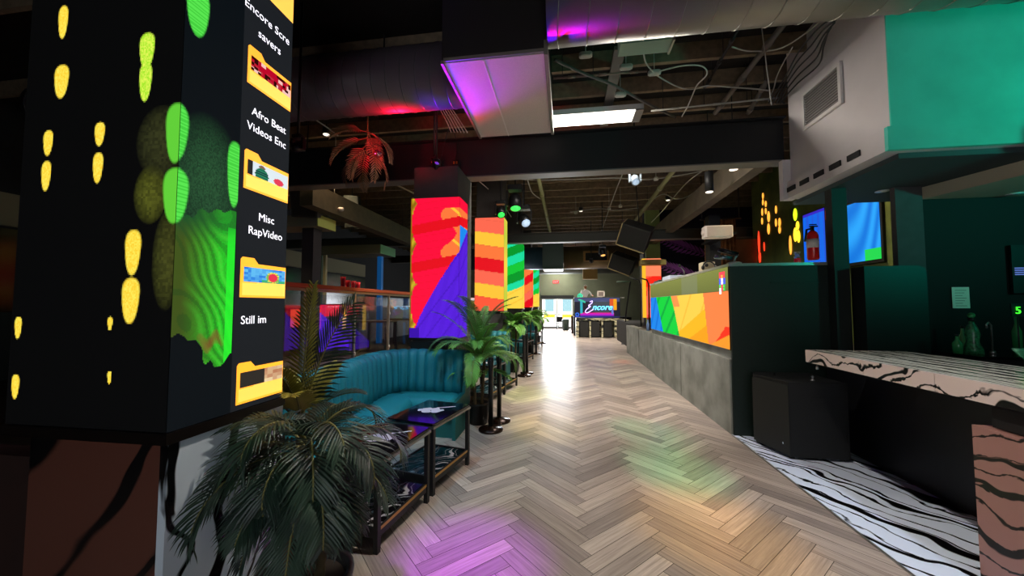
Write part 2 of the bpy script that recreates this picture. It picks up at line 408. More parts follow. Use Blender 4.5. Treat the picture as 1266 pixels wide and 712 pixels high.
# ---- near column with night-light pattern and folder menu
NX0, NX1, NY0, NY1, NZ0, NZ1 = -2.27, -1.5, 1.24, 1.82, 1.12, 3.6
struct('column', bx(NX0 + .05, NX1 - .05, NY0 + .05, NY1 - .02, 0, 5.1), K)
tN = thing('led_column_screen', 'nearest LED column screen with yellow drops, green shapes and folder menu', 'led screen', (-1.88, 1.5, 1.1), 0, 'led screens wrapped around the columns')
YB = [(a, b, c * .78, d * .9) for a, b, c, d in [(-2.1, 2.8, .03, .08), (-2.09, 2.54, .045, .08), (-2.14, 2.28, .03, .06), (-2.14, 2.14, .03, .07), (-1.88, 2.3, .03, .055), (-1.88, 2.16, .03, .07), (-1.69, 1.81, .045, .1), (-1.69, 1.62, .05, .1), (-2.235, 1.51, .022, .05), (-2.23, 1.27, .024, .055), (-1.78, 1.53, .014, .03), (-1.77, 1.32, .012, .028)]]
YG = [(-1.67, 2.63, .034, .075), (-1.67, 2.50, .028, .08)]
GF = [(-1.515, 2.28, .045, .12), (-1.51, 2.03, .05, .11)]
OL = [(-1.62, 2.04, .08, .12, .09), (-1.58, 2.25, .12, .15, .035), (-1.53, 1.78, .07, .2, .06)]
def hsh(a, b): return (sin(a * 127.1 + b * 311.7) * 43758.5453) % 1
def drop(x, z, e):   # soft tear drop
    dx = (x - e[0]) / e[2]; dz = (z - e[1]) / e[3]
    wd = 1.0 + .25 * dz; d = (dx / wd) ** 2 + dz ** 4 * .6 + dz * dz * .4
    return max(0, min(1, (1.15 - d) * 3))
def frontN(u, v):
    x = -2.27 + u * .77; z = 3.6 - v * 2.48; c = (.0006, .0006, .0007)
    for e in OL:
        d = ((x - e[0]) / e[2]) ** 2 + ((z - e[1]) / e[3]) ** 2
        k = max(0, 1 - d) ** .7 * (.6 + .6 * hsh(int(x * 90), int(z * 90))); c = mix(c, (e[4] * .9, e[4], .01), k)
    for e in YB:
        k = drop(x, z, e)
        if k > 0: c = mix(c, mix((1.0, .62, .03), (1, .92, .12), hsh(int(x * 200), int(z * 160)) * .8), k)
    for e in YG:
        k = drop(x, z, e)
        if k > 0: c = mix(c, mix((.35, .8, .02), (.8, .95, .1), hsh(int(x * 200), int(z * 160))), k)
    for e in GF:
        k = drop(x, z, e)
        if k > 0: c = mix(c, (.12, .62, .04), k)
    return c
raster('front_panel', (-2.27, 1.21, 3.6), (.77, 0, 0), (0, 0, -2.48), 150, 400, frontN, SCR, tN)
LEAFP = [(1.5, 2.03), (1.5, 1.42), (1.44, 1.36), (1.4, 1.35), (1.32, 1.42), (1.27, 1.49), (1.22, 1.5), (1.19, 1.56), (1.19, 1.93), (1.26, 1.97)]
def inpoly(x, y, p):
    r = False; j = len(p) - 1
    for i in range(len(p)):
        if (p[i][1] > y) != (p[j][1] > y) and x < (p[j][0] - p[i][0]) * (y - p[i][1]) / (p[j][1] - p[i][1]) + p[i][0]: r = not r
        j = i
    return r
def sideN(u, v):
    y = 1.21 + u * .57; z = 3.6 - v * 2.48
    if y > 1.475: return (.011, .013, .016)
    c = (.002, .004, .006)
    h = hsh(int(y * 220), int(z * 160))
    dd = ((y - 1.33) / .17) ** 2 + ((z - 2.12) / .3) ** 2
    if dd < 1: c = mix(c, (.02, .08, .03), (1 - dd) * (.5 + .8 * h))
    jag = .02 * sin(z * 43) + .012 * sin(y * 90)
    if inpoly(y + jag * .5, z + jag * .8, LEAFP) and y < 1.47:
        t = max(0, min(1, (y - 1.24) / .17)); t2 = max(0, min(1, 1.35 - abs(z - 1.72) * 1.6))
        c = mix((.05, .085, .01), (.02, .55, .02), t ** 1.3 * t2 * (.75 + .4 * h)); s_ = sin(z * 52 + y * 70 + 6 * sin(y * 17 + z * 5) + 2 * sin(z * 23))
        if s_ > .3: c = mix(c, (.12, .9, .06), .45 * t * t2 * (s_ - .3))
        if s_ < -.6: c = mix(c, (.01, .06, .01), .4)
        d = ((y - 1.37) / .06) ** 2 + ((z - 1.45 + .02 * sin(y * 80)) / .035) ** 2
        if d < 1: c = mix(c, (.2, .05, .02), .6 * (1 - d) + .2)
        if y > 1.435 and z < 1.95: c = mix(c, (.02, .95, .03), .75)
        if z > 1.86: c = mix(c, (.01, .08, .02), min(1, (z - 1.86) / .1) * (1 - .5 * t))
    for e in ((1.19, 2.28, .05, .12), (1.2, 2.03, .05, .11), (1.26, 2.82, .045, .11), (1.455, 2.2, .035, .15)):
        k = drop(y, z, e)
        if k > 0: c = mix(c, (.06, .62, .05) if int(z * 130) % 2 else (.1, .8, .08), k)
    return c
raster('side_panel', (-1.497, 1.21, 3.6), (0, .57, 0), (0, 0, -2.48), 120, 400, sideN, SCR, tN)
mb = MB(); mb.box(-2.27, -1.5, 1.213, 1.29, 1.12, 3.6); mb.box(-1.55, -1.5, 1.29, 1.78, 1.12, 3.6); mb.build('casing', CASE, tN)
mb = MB(); mb.box(-2.28, -1.485, 1.2, 1.29, 1.075, 1.118); mb.box(-1.55, -1.485, 1.29, 1.79, 1.075, 1.118); mb.build('bottom_trim', mat('trim_bronze', '1A1412', .35, .5), tN)
# folder icons and captions (on the side face, plane x = -1.494)
FOLD = mat('folder_yellow_glow', 'F0A030', .5, emit='FFA428', es=1.35)
FOLD2 = mat('folder_light_glow', 'F0C060', .5, emit='FFC04E', es=1.25)
def gmat(n, c, s=1.1): return mat('glow_' + n, c, .5, emit=c, es=s)
def folder(z0, kind):
    X = -1.4945; ya, yb, h = 1.5, 1.778, .19
    f = thing_part = None
    mb = MB()
    mb.poly([(X, ya, z0), (X, yb, z0), (X, yb, z0 + h * .86), (X, ya + .1, z0 + h * .86), (X, ya + .075, z0 + h), (X, ya + .01, z0 + h), (X, ya, z0 + h * .94)])
    mb.cur = 1; X2 = X + .0008
    mb.poly([(X2, ya + .012, z0 + .01), (X2, yb - .002, z0 + .01), (X2, yb - .002, z0 + h * .42), (X2, ya + .11, z0 + h * .42), (X2, ya + .09, z0 + h * .36), (X2, ya + .012, z0 + h * .36)])
    o = mb.build('folder_icon', [FOLD, FOLD2], tN)
    def pic(u, v):
        if kind == 0: return mix((.5, .0, .02), (.95, .55, .5), 1 if hsh(int(u * 9), int(v * 4) + 3) > .72 else (.0 if hsh(int(u * 11), int(v * 6)) > .4 else .05)) if hsh(int(u * 13), int(v * 5)) > .35 else (.03, .0, .0)
        if kind == 1:
            if u < .12: return (.02, .02, .02)
            if ((u - .33) / .16) ** 2 + ((v - .75) / .5) ** 2 < 1: return (.02, .25, .12) if int(v * 12) % 2 else (.01, .04, .05)
            if ((u - .33) / .07) ** 2 + ((v - .2) / .16) ** 2 < 1: return (.25, .12, .08)
            if ((u - .75) / .13) ** 2 + ((v - .75) / .25) ** 2 < 1: return (.8, .05, .1)
            return (.75, .85, .9)
        if kind == 2:
            d = ((u - .68) / .17) ** 2 + ((v - .6) / .42) ** 2
            if d < .5: return (.85, .04, .08)
            if d < 1: return (.9, .75, .1) if hsh(int(u * 30), int(v * 12)) > .5 else (.2, .5, .1)
            if v > .8 and u > .4: return (.05, .45, .2)
            return mix((.02, .2, .75), (.15, .6, .95), hsh(int(u * 12), int(v * 6)))
        return (.03, .025, .02) if u < .55 else mix((.9, .7, .4), (.5, .2, .1), hsh(int(u * 8), int(v * 4)))
    raster('folder_picture', (X + .001, ya + .018, z0 + h * .76), (0, yb - ya - .022, 0), (0, 0, -h * .37), 44, 20, pic, SCR, o)
folder(2.665, 0); folder(2.155, 1); folder(1.64, 2); folder(1.145, 3)
mb = MB(); mb.poly([(-1.4945, 1.5, 3.17), (-1.4945, 1.778, 3.17), (-1.4945, 1.778, 3.33), (-1.4945, 1.6, 3.33), (-1.4945, 1.575, 3.36), (-1.4945, 1.5, 3.36)]); mb.build('folder_icon', FOLD2, tN)
TXT = mat('caption_white_glow', 'FFFFFF', .5, emit='F4F0FF', es=1.3)
for s, yc, z, sz in (('Encore Scre', 1.613, 3.025, .058), ('savers', 1.625, 2.93, .058), ('Afro Beat', 1.64, 2.525, .055), ('Videos Enc', 1.63, 2.445, .055), ('Misc', 1.64, 2.02, .055), ('RapVideo', 1.64, 1.945, .055), ('Still im', 1.585, 1.515, .055)):
    text_mesh('caption', s, sz, frame((-1.494, yc, z), (0, 1, 0), (0, 0, 1)), TXT, tN, ext=.0004, bold=0)
# plinth
PL = marble('plinth_marble_shaded', base='5E382E', rot=(radians(90), 0, radians(-25)), stretch=.8, period=1.0, rough=.3, width=.12, dist=9)  # unlit front: shade put into the stone's base colour
PLS = marble('plinth_marble_lit_side', base='C8D4E0', rot=(radians(90), radians(90), radians(-15)), period=.4, rough=.12, width=.12)  # same stone, bluish light put into the side's base colour
mb = MB(); mb.box(-2.16, -1.54, 1.225, 1.28, 0, 1.07); mb.cur = 1; mb.box(-1.54, -1.505, 1.225, 1.8, 0, 1.07)
tag(mb.build('column_plinth', [PL, PLS]), 'veined marble plinth under the nearest LED column', 'plinth')
struct('baseboard_left', bx(-2.9, -2.22, 1.3, 1.4, 0, .95), mat('dark_red_wood', '2A120C', .7, noise=.3))

# ================================================================== RIGHT COUNTER WITH LED
cp = MB()
for (a, b) in ((5.0, 7.0), (7.03, 9.0), (9.03, 11.0), (11.03, 13.2)):
    cp.box(2.02 if a < 8 else 2.05, 2.3, a, b, .0, .93)
tC = thing('dj_counter', 'long raised counter with concrete panels and dark green end', 'counter', (3, 8, 0))
cp.build('concrete_panel', CONC, tC)
bx(2.07, 2.35, 5.005, 9.45, .935, 1.03).build('ledge', CONC, tC)
bx(2.12, 3.32, 5.0, 9.4, 1.035, 2.04).build('body', KD, tC)
mb = MB(); mb.box(2.04, 3.34, 4.99, 9.45, 2.1, 2.135); mb.build('counter_top', mat('counter_top_metal', 'B8B8B0', .3, .6), tC)
mb = MB(); mb.box(2.04, 3.38, 4.965, 4.998, .0, 2.095); mb.box(2.5, 3.38, 4.955, 4.964, 1.88, 1.9); mb.box(2.3, 3.35, 4.955, 4.964, .1, .11); mb.build('end_panel', DG, tC)
def led_strip(u, v):   # u 0 near(right) .. 1 far(left)
    t = 1 - u
    if v < 0: return (0, 0, 0)
    if t < .0: return (0, 0, 0)
    e1 = .13 + .13 * v; e2 = .40 + .12 * v ** .8; e3 = .80 + .04 * v
    if t < e1: c = mix(C['blue'], (.0, .1, .6), .5 if (t * 9 + v * 1.2) % 1 < .3 else 0)
    elif t < e2: c = mix(lin('10D840'), (.0, .25, .05), .6 if (t * 5.5 + v * 1.4) % 1 < .2 else 0)
    elif t < e3:
        if v > 1.9 - t * 1.95 + .0: c = lin('FFA81E') if v > 2.25 - t * 1.95 else lin('FFC024')
        else: c = lin('FFD650') if (t * 6 + v) % 1 > .1 else lin('FFC440')
        if t > e2 and t < e2 + .09 and v < .28: c = lin('FF9A50')
    else:
        c = lin('FF8A4A')
        if v > .62 and t > .88 + (1 - v) * .25: c = lin('FF3A22')
        if v > 2.45 - t * 1.7: c = lin('FFA030')
    return c
tL = thing('led_counter_screen', 'rainbow LED band on the front of the concrete counter', 'led screen', (2.1, 7, 1.05))
raster('screen', (2.03, 5.0, 1.79), (0, 4.35, 0), (0, 0, -.74), 170, 50, led_strip, SCR, tL)
EM = ['rrr', 'ryr', 'bwb', 'bwb', 'grg', 'wrg', 'w..']
def olive(u, v):
    y = u * 4.35
    c = mix(lin('C4CC6A'), lin('8E9A50'), v * .6)
    if 1.1 < y < 1.9: c = mix(c, lin('C8D0B0'), .4)
    if abs(y % 1.09) < .01: c = tuple(q * .7 for q in c)
    return c
raster('upper_screen', (2.03, 5.0, 2.095), (0, 4.35, 0), (0, 0, -.3), 130, 12, olive, attr_mat('olive_screen_pixels', .45), tL)
bx(2.034, 2.115, 5.0, 9.35, 1.04, 2.095).build('casing', CASE, tL)
emb = MB(); cc = dict(r='F03048', y='F0A040', b='3050F0', w='F0F0FF', g='30C850')
keys = list(cc); ems = [gmat('emblem_' + k, cc[k], 1.0) for k in keys]
for j, row in enumerate(EM):
    for i, ch in enumerate(row):
        if ch == '.': continue
        emb.cur = keys.index(ch); y0 = 5.26 - i * .06 + (-.01 if j in (2, 3) and i == 2 else 0)
        emb.box(2.024, 2.029, y0 - .053, y0, 2.045 - j * .042 - .038, 2.045 - j * .042)
emb.build('emblem', ems, tL)

# things standing on the counter
def on_counter():
    z = 2.135
    t = thing('task_lamp', 'silver and black twin barrel lamp on the near end of counter', 'lamp', (2.12, 5.15, z))
    MB_ = MB(); MB_.lathe((2.15, 5.1, z), [(.0, 0), (.085, 0), (.085, .018), (.06, .03), (0, .03)]); MB_.build('base', METAL, t)
    tb([(2.15, 5.1, z + .03), (2.16, 5.1, z + .08), (2.2, 5.1, z + .13)], .014).build('arm', METAL, t)
    tb([(2.13, 5.1, z + .08), (1.93, 5.14, z + .11)], .03, n=12).build('barrel', mat('barrel_silver', '6E8088', .2, .9), t)
    tb([(2.2, 5.1, z + .13), (1.98, 5.14, z + .2)], .03, n=12).build('barrel', KG, t)
    t = thing('mixer', 'white and grey dj mixer halfway along the counter', 'mixer', (2.3, 8.2, z))
    bx(2.1, 2.6, 7.9, 8.5, z, z + .09, bev=.01).build('body', mat('mixer_white', 'C8D0E8', .4), t)
    mb = MB()
    for i in range(4):
        for j in range(5): mb.lathe((2.15 + i * .11, 7.98 + j * .11, z + .09), [(0, 0), (.018, 0), (.014, .03), (0, .03)], n=8)
    mb.build('knobs', K, t)
    t = thing('media_player', 'small cream cased player box standing on the counter', 'player', (2.2, 6.3, z))
    bx(2.12, 2.3, 6.1, 6.3, z, z + .15, bev=.01).build('body', mat('player_cream', 'B8AC90', .5), t)
    mb = MB(); mb.lathe((0, 0, 0), [(0, 0), (.03, 0), (.02, .02), (0, .02)], n=12, M=Matrix.Translation((2.17, 6.098, z + .1)) @ Matrix.Rotation(pi / 2, 4, 'X')); mb.build('dial', K, t)
    t = thing('headphones', 'black headphones lying beside the cream player box', 'headphones', (2.2, 5.85, z))
    tb([(2.12 + .09 * cos(a), 5.85 + .02 * sin(a), z + .03 + .1 * sin(a)) for a in [pi * i / 10 for i in range(11)]], .01).build('band', K, t)
    for sx in (-.09, .09): MB2 = MB(); MB2.sphere((2.12 + sx, 5.85, z + .035), .035, sc=(.6, 1, 1)); MB2.build('ear_cup', K, t)
    t = thing('turntable', 'black turntable with bent arm at far end of counter', 'turntable', (2.3, 9.1, z))
    bx(2.1, 2.55, 8.75, 9.3, z, z + .05, bev=.01).build('plinth', K, t)
    mb = MB(); mb.lathe((2.3, 9.02, z + .05), [(0, 0), (.17, 0), (.17, .02), (0, .02)], n=28); mb.build('platter', METAL, t)
    tb([(2.5, 9.2, z + .05), (2.5, 9.2, z + .12), (2.3, 8.95, z + .1)], .008).build('tone_arm', METAL, t)
    t = thing('desk_microphone', 'thin bent microphone stand rising from the counter', 'microphone', (2.2, 7.3, z))
    mb = MB(); mb.lathe((2.2, 7.3, z), [(0, 0), (.06, 0), (.05, .015), (0, .015)]); mb.build('base', K, t)
    tb([(2.2, 7.3, z), (2.2, 7.3, z + .12), (2.1, 7.2, z + .2)], .007).build('neck', METAL, t)
    mb = MB(); mb.sphere((2.09, 7.19, z + .21), .025); mb.build('head', K, t)
on_counter()

# dark platform behind counter & wall pieces
struct('floor_stage', bx(2.36, 6.9, 5.15, 18, .0, .93), KD)

# ================================================================== BAR
BTOP = marble('bar_top_marble', base='C8C6B8', rot=(0, 0, radians(-4)), stretch=.07, period=.12, rough=.18, width=.24, warp=.6)
BFAS = marble('bar_fascia_marble', base='E4D2CC', rot=(radians(90), radians(90), radians(80)), stretch=.5, period=.28, rough=.25, width=.08, dist=7)
tB = thing('bar_counter', 'black bar with zebra-veined marble top and fascia', 'bar', (2.9, 3, 0))
bx(2.41, 3.3, .6, 4.14, 1.125, 1.155).build('bar_top', BTOP, tB)
mb = MB()
for a, b in ((4.15, 3.42), (3.415, 2.83), (2.825, 1.7), (1.695, .6)): mb.box(2.395, 2.42, b, a, 1.035, 1.155)
mb.box(2.42, 3.3, 4.14, 4.155, 1.035, 1.155)
mb.build('fascia', BFAS, tB)
bx(2.43, 3.28, .6, 4.13, 1.02, 1.12).build('under_board', KD, tB)
bx(3.05, 3.2, .6, 4.9, .006, 1.02).build('front_wall', mat('bar_front_navy', '15171C', .5, noise=.3, ns=3), tB)
bx(2.44, 3.04, .6, 2.55, .9, 1.015).build('recess_shade', KD, tB)  # near-black filler stands for the shade in the recess
bx(3.02, 3.05, 2.7, 2.715, .006, 1.0).build('joint_strip', K, tB)
mb = MB(); mb.box(2.4, 3.0, .6, 2.62, .007, .89)
tag(mb.build('marble_block', marble('block_marble', base='A87C74', rot=(radians(90), radians(90), radians(80)), stretch=.4, period=.24, rough=.3, width=.1, dist=6, warp=1.2)), 'pinkish veined marble clad block below the bar top', 'bar panel')
mb = MB(); mb.lathe((2.42, 4.02, .98), [(0, 0), (.012, 0), (.012, .02), (.006, .04), (0, .04)], n=8)
mb.build('hook', METAL, tB)
# subwoofer
t = thing('subwoofer', 'big black subwoofer cabinet on the marble floor', 'speaker', (2.6, 4.5, .007))
Ms = Matrix.Identity(4)
mb = MB(); mb.prism([(2.3, 4.28, .03), (2.17, 4.72, .03), (2.24, 4.9, .03), (2.85, 4.9, .03), (2.85, 4.28, .03)], (0, 0, .77)); mb.build('cabinet', mat('speaker_tolex', '0E0F12', .65, noise=.3, ns=120, bump=.4), t)
mb = MB()
a, b = Vector((2.298, 4.275, 0)), Vector((2.163, 4.73, 0)); n_ = Vector((-.96, -.28, 0)).normalized()
mb.prism([a + n_ * .004 + Vector((0, 0, .05)), b + n_ * .004 + Vector((0, 0, .05)), b + n_ * .012 + Vector((0, 0, .05)), a + n_ * .012 + Vector((0, 0, .05))], (0, 0, .72)); mb.build('grille', mat('grille_mesh', '1E2020', .7, noise=.5, ns=300), t)
for (x, y) in ((2.33, 4.33), (2.8, 4.33), (2.8, 4.85), (2.27, 4.83)): bx(x - .02, x + .02, y - .02, y + .02, .007, .03).build('foot', K, t)
mb = MB(); mb.lathe((2.6, 4.4, .8), [(0, 0), (.02, 0), (.02, .01), (.008, .02), (.008, .03), (.016, .045), (.0, .06)], n=12); mb.build('top_knob', METAL, t)
mb = MB(); mb.lathe((2.38, 4.7, .8), [(0, 0), (.015, 0), (.01, .02), (.0, .03)], n=10); mb.build('top_knob', DMETAL, t)
mb = MB(); mb.lathe((0, 0, 0), [(0, 0), (.012, 0), (0, .004)], n=12, M=Matrix.Translation((2.262, 4.35, .15)) @ Matrix.Rotation(-pi / 2, 4, 'Y')); mb.build('badge', mat('badge_white', 'C8D8E8', .4), t)
bx(2.5, 2.62, 4.272, 4.279, .6, .64).build('handle', K, t)

# back bar: cabinets, pillars
struct('trim_9', bx(3.14, 3.3, 4.84, 4.954, .007, 3.0), mat('post_black_green', '0E1614', .6))
mb = MB(); mb.prism([(3.32, 4.66, .007), (3.93, 4.66, .007), (3.93, 4.66, 1.96), (3.91, 4.66, 2.02), (3.85, 4.66, 2.045), (3.32, 4.66, 2.045)], (0, .2, 0))
tag(mb.build('back_cabinet', mat('cabinet_black_green', '0A1512', .5)), 'tall black cabinet with rounded corner behind the bar', 'cabinet')
struct('trim_10', bx(3.85, 4.13, 4.9, 4.97, .007, 3.0), mat('pillar_grey', '4A4A4C', .85, noise=.15))
struct('wall_bar_back', bx(4.2, 7, 5.0, 5.12, .0, 3.0), KD)
tBB = thing('back_bar_shelf', 'dark back bar shelf carrying bottles', 'shelf', (5, 4.7, 0))
bx(3.97, 6.9, 4.25, 4.88, .007, 1.08).build('cabinet', KD, tBB); bx(3.95, 6.95, 4.2, 4.89, 1.081, 1.11).build('worktop', KG, tBB)
def bottle(px, pybase, h, r, label, m, y=4.45, capm=None, prof=None):
    p = P(px, pybase, y=y); x = p.x; z = 1.111
    t = thing('bottle', label, 'bottle', (x, y, z), 0, 'bottles on the back bar')
    pr = prof or [(0, 0), (r, 0), (r, h * .55), (r * .4, h * .72), (r * .35, h * .93), (0, h * .93)]
    mb = MB(); mb.lathe((x, y, z), pr, n=14); mb.build('glass_body', m, t)
    mb = MB(); mb.lathe((x, y, z + h * .93), [(0, 0), (r * .42, 0), (r * .42, h * .09), (0, h * .09)], n=10); mb.build('cap', capm or K, t)
    return t
GB = mat('bottle_glass_green_lit', '2E8A50', .15, coat=.5); GB2 = mat('bottle_decor_green_lit', '3E9C68', .3, noise=.8, ns=40)  # green light over the back bar put into the bottle colours
t = bottle(1203, 430, .36, .06, 'tall patterned bell-shaped bottle with round stopper on back bar', GB2, prof=[(0, 0), (.075, 0), (.07, .05), (.045, .12), (.055, .2), (.04, .27), (.02, .31), (.02, .335), (0, .335)])
mb = MB(); q = P(1203, 430, y=4.45); mb.sphere((q.x, 4.45, 1.5), .03); mb.build('stopper_ball', GB, t)
bottle(1184, 430, .19, .04, 'short squat green-lit bottle left of the patterned one', GB)
bottle(1191, 428, .27, .035, 'slim labelled bottle just behind the short squat one', mat('bottle_label_green_lit', '5EA070', .4), y=4.6)
bottle(1258, 424, .42, .035, 'green-lit bottle at the right edge', GB)
for px, h, lab in ((1227, .3, 'thin bar tap standing right of the bottles'),):
    p = P(px, 430, y=4.45); t = thing('bar_tap', lab, 'tap', (p.x, 4.45, 1.111))
    tb([(p.x, 4.45, 1.111), (p.x, 4.45, 1.4), (p.x - .03, 4.44, 1.43), (p.x - .06, 4.43, 1.41), (p.x - .06, 4.43, 1.37)], .008).build('spout', METAL, t)
    mb = MB(); mb.lathe((p.x, 4.45, 1.111), [(0, 0), (.025, 0), (.02, .03), (0, .03)], n=10); mb.build('base', METAL, t)
a = P(1176, 355, y=4.99); b = P(1199, 381, y=4.99)
mb = MB(); mb.box(a.x, b.x, 4.985, 4.989, b.z, a.z)
for i in range(7): mb.cur = 1; mb.box(a.x + .03, b.x - .03 - .02 * (i % 3), 4.984, 4.985, a.z - .04 - i * .03, a.z - .035 - i * .03)
tag(mb.build('notice_paper', [mat('paper', 'D8E8D8', .8), mat('ink_green_lit', '486A50', .8)]), 'sheet of paper pinned to the dark wall above bottles', 'paper')  # green light on the sheet put into paper and ink colours
a = P(1254, 330, y=4.95)
t = thing('wall_monitor', 'small dark monitor showing blue text rows at right edge', 'monitor', (a.x + .2, 4.95, a.z))
bx(a.x - .02, a.x + .5, 4.95, 4.98, a.z - .3, a.z + .25).build('housing', K, t)
mb = MB()
for i in range(4): mb.box(a.x, a.x + .14, 4.944, 4.949, a.z - .02 - i * .024, a.z - .008 - i * .024)
mb.build('text_rows', gmat('text_blue', '6070C0', .8), t)
a = P(1259, 384, y=4.3)
t = thing('number_sign', 'glowing green number five on a post at right edge of bar', 'sign', (a.x, 4.3, 1.111))
text_mesh('digit', '5', .1, frame((a.x, 4.3, a.z - .03), (1, 0, 0), (0, 0, 1)), gmat('neon_green', '40FF30', 1.5), t, ext=.004)
bx(a.x - .05, a.x + .05, 4.306, 4.316, a.z - .06, a.z + .07).build('backing', K, t)
tb([(a.x, 4.311, a.z - .06), (a.x, 4.311, 1.111)], .006).build('post', K, t)
p = P(1264, 398, y=3.6)
t = thing('martini_glass', 'martini glass rim lit green at the right edge of bar', 'glass', (p.x, 2.9, 1.156))
x, y = P(1264, 400, y=2.9).x, 2.9
x = min(x, 3.2)
mb = MB(); mb.lathe((x, y, 1.156), [(0, 0), (.04, 0), (.04, .004), (.005, .01), (.004, .09), (.055, .16), (.052, .16), (.0, .095)], n=18); mb.build('bowl', mat('glass_green_rim', '60C090', .05, trans=.8, alpha=.5), t)

# ================================================================== SOFFIT
SOF = mat('soffit_plaster', 'D6D0D0', .85, noise=.06, ns=3, bump=.4)
TEAL = mat('soffit_plaster_teal_lit', '5CD6C0', .85, noise=.15, ns=2.5, bump=.6)  # plaster tinted teal to deepen the teal light on this face
mb = MB(); mb.box(3.05, 6.95, 3.9, 5.45, 3.29, 5.09); mb.cur = 1; mb.box(3.05, 6.95, 3.885, 3.899, 3.29, 5.09)
mb.cur = 0; mb.box(3.0, 6.95, 3.9, 5.5, 3.06, 3.285); mb.cur = 1; mb.box(3.0, 6.95, 3.86, 3.899, 3.06, 3.285)
struct('ceiling_soffit', mb, [SOF, TEAL])
struct('ceiling_bulkhead', bx(3.15, 6.95, 3.95, 5.6, 3.005, 3.055), mat('soffit_underside', '3A4A4C', .7))  # teal spill on the underside put into its colour
mb = MB(); mb.box(2.95, 3.1, 5.45, 5.54, 3.05, 3.6); struct('trim_11', mb, SOF)
mb = MB(); mb.prism([(4.17, 4.98, 2.86), (6.95, 4.98, 2.86), (6.95, 3.2, 2.86), (4.6, 3.2, 2.86)], (0, 0, .14)); struct('ceiling_bar', mb, mat('cream_plaster', 'B0A890', .85))
t = thing('wall_vent', 'square return air grille on the white soffit', 'vent', (3.04, 4.78, 4.08))
mb = MB()
for a in ((4.45, 5.12, 3.84, 3.88), (4.45, 5.12, 4.28, 4.32), (4.45, 4.49, 3.88, 4.28), (5.08, 5.12, 3.88, 4.28)): mb.box(3.02, 3.049, *a)
mb.build('frame', WHITE, t)
bx(3.04, 3.049, 4.49, 5.08, 3.88, 4.28).build('backing', mat('vent_dark', '55504E', .8), t)
for i in range(12): bx(3.03, 3.04, 4.49, 5.08, 3.895 + i * .033, 3.907 + i * .033).build('louvre', mat('louvre_grey', '8A8684', .7), t)
for i in range(5):
    c = 4.27 + i * .27
    o = bx(2.985, 2.999, c - .085, c + .085, 3.14, 3.2).build('slot_vent', KD)
    tag(o, '%s slot vent in the lower soffit edge' % ['nearest', 'second nearest', 'middle', 'second furthest', 'furthest'][i], 'vent', 'slot vents in the soffit edge')
# recessed light under the soffit
p = P(1091, 236, z=3.0)
for q, lab in ((p, 'flush round downlight under the dark soffit'), (P(1255, 240, z=2.85), 'flush round downlight under the cream bar ceiling')):
    z = 3.0 if q is p else 2.855
    mb = MB(); mb.lathe((q.x, q.y, z - .006), [(0, 0), (.07, 0), (.07, .005), (0, .005)]); tag(mb.build('downlight', mat('downlight_lens', 'D0D8D8', .3)), lab, 'ceiling light')
# fire extinguisher on post side
t = thing('fire_extinguisher', 'red fire extinguisher hung beside the dark post', 'fire extinguisher', (3.08, 5.05, 2.2))
mb = MB(); mb.lathe((3.05, 5.06, 2.17), [(0, 0), (.05, 0), (.062, .02), (.062, .3), (.05, .34), (.02, .37), (0, .37)]); mb.build('cylinder', mat('extinguisher_red', 'E01818', .3, coat=.4), t)
mb = MB(); mb.lathe((3.05, 5.06, 2.32), [(.0635, 0), (.0635, .11)], n=20); mb.build('paper_label', mat('label_white', 'D8D4CC', .6), t)
mb = MB(); mb.box(3.035, 3.065, 5.045, 5.075, 2.54, 2.585); mb.box(3.02, 3.11, 5.05, 5.07, 2.585, 2.6); mb.box(3.02, 3.1, 5.05, 5.07, 2.61, 2.62); mb.build('handle', DMETAL, t)
tb([(3.03, 5.06, 2.56), (2.98, 5.05, 2.55), (2.965, 5.04, 2.47), (2.95, 5.04, 2.4)], .012).build('hose', CABLEK, t)
# jug with red drink
p = P(986, 327, y=5.1)
t = thing('glass_jug', 'glass jug with red drink on the counter top', 'jug', (p.x, 5.1, 2.135))
mb = MB(); mb.lathe((p.x, 5.1, 2.136), [(0, 0), (.035, 0), (.035, .06), (0, .06)]); mb.build('red_drink', mat('red_drink', 'C0102C', .2, emit='A00018', es=.15), t)
mb = MB(); mb.lathe((p.x, 5.1, 2.136), [(.038, 0), (.038, .07), (.02, .1), (.04, .145), (.038, .145), (.018, .1), (.036, .07)], n=18); mb.build('glass_body', mat('clear_glass', 'D8E0E0', .05, trans=.9, alpha=.35), t)

# right wall with drops and blue screens (plane x=5)
GW = mat('green_plaster_wall', '5E6A30', .85, noise=.35, ns=2, c2='3C4A22')
struct('wall_alcove', bx(5.0, 5.1, 5.15, 10.7, .93, 5.05), GW)
DR = [(10.1, 4.4, .04, .08), (10.11, 4.24, .04, .08), (9.98, 4.16, .04, .08), (10.16, 4.0, .04, .1), (9.99, 3.98, .04, .08), (9.87, 3.81, .06, .14), (10.18, 3.77, .04, .09), (9.89, 3.51, .06, .14), (9.54, 3.9, .04, .1), (9.56, 3.59, .04, .1), (9.41, 3.56, .05, .11), (9.42, 3.39, .05, .09), (10.37, 3.24, .05, .32), (10.12, 3.1, .03, .12), (8.81, 3.6, .07, .14), (8.74, 3.34, .06, .1), (8.83, 3.16, .07, .16), (8.72, 3.1, .06, .14), (9.02, 2.96, .05, .22), (10.35, 2.86, .06, .15)]
COLN = {12: 'red', 13: 'red', 19: 'red', 14: 'yellow-green', 15: 'yellow', 18: 'orange'}
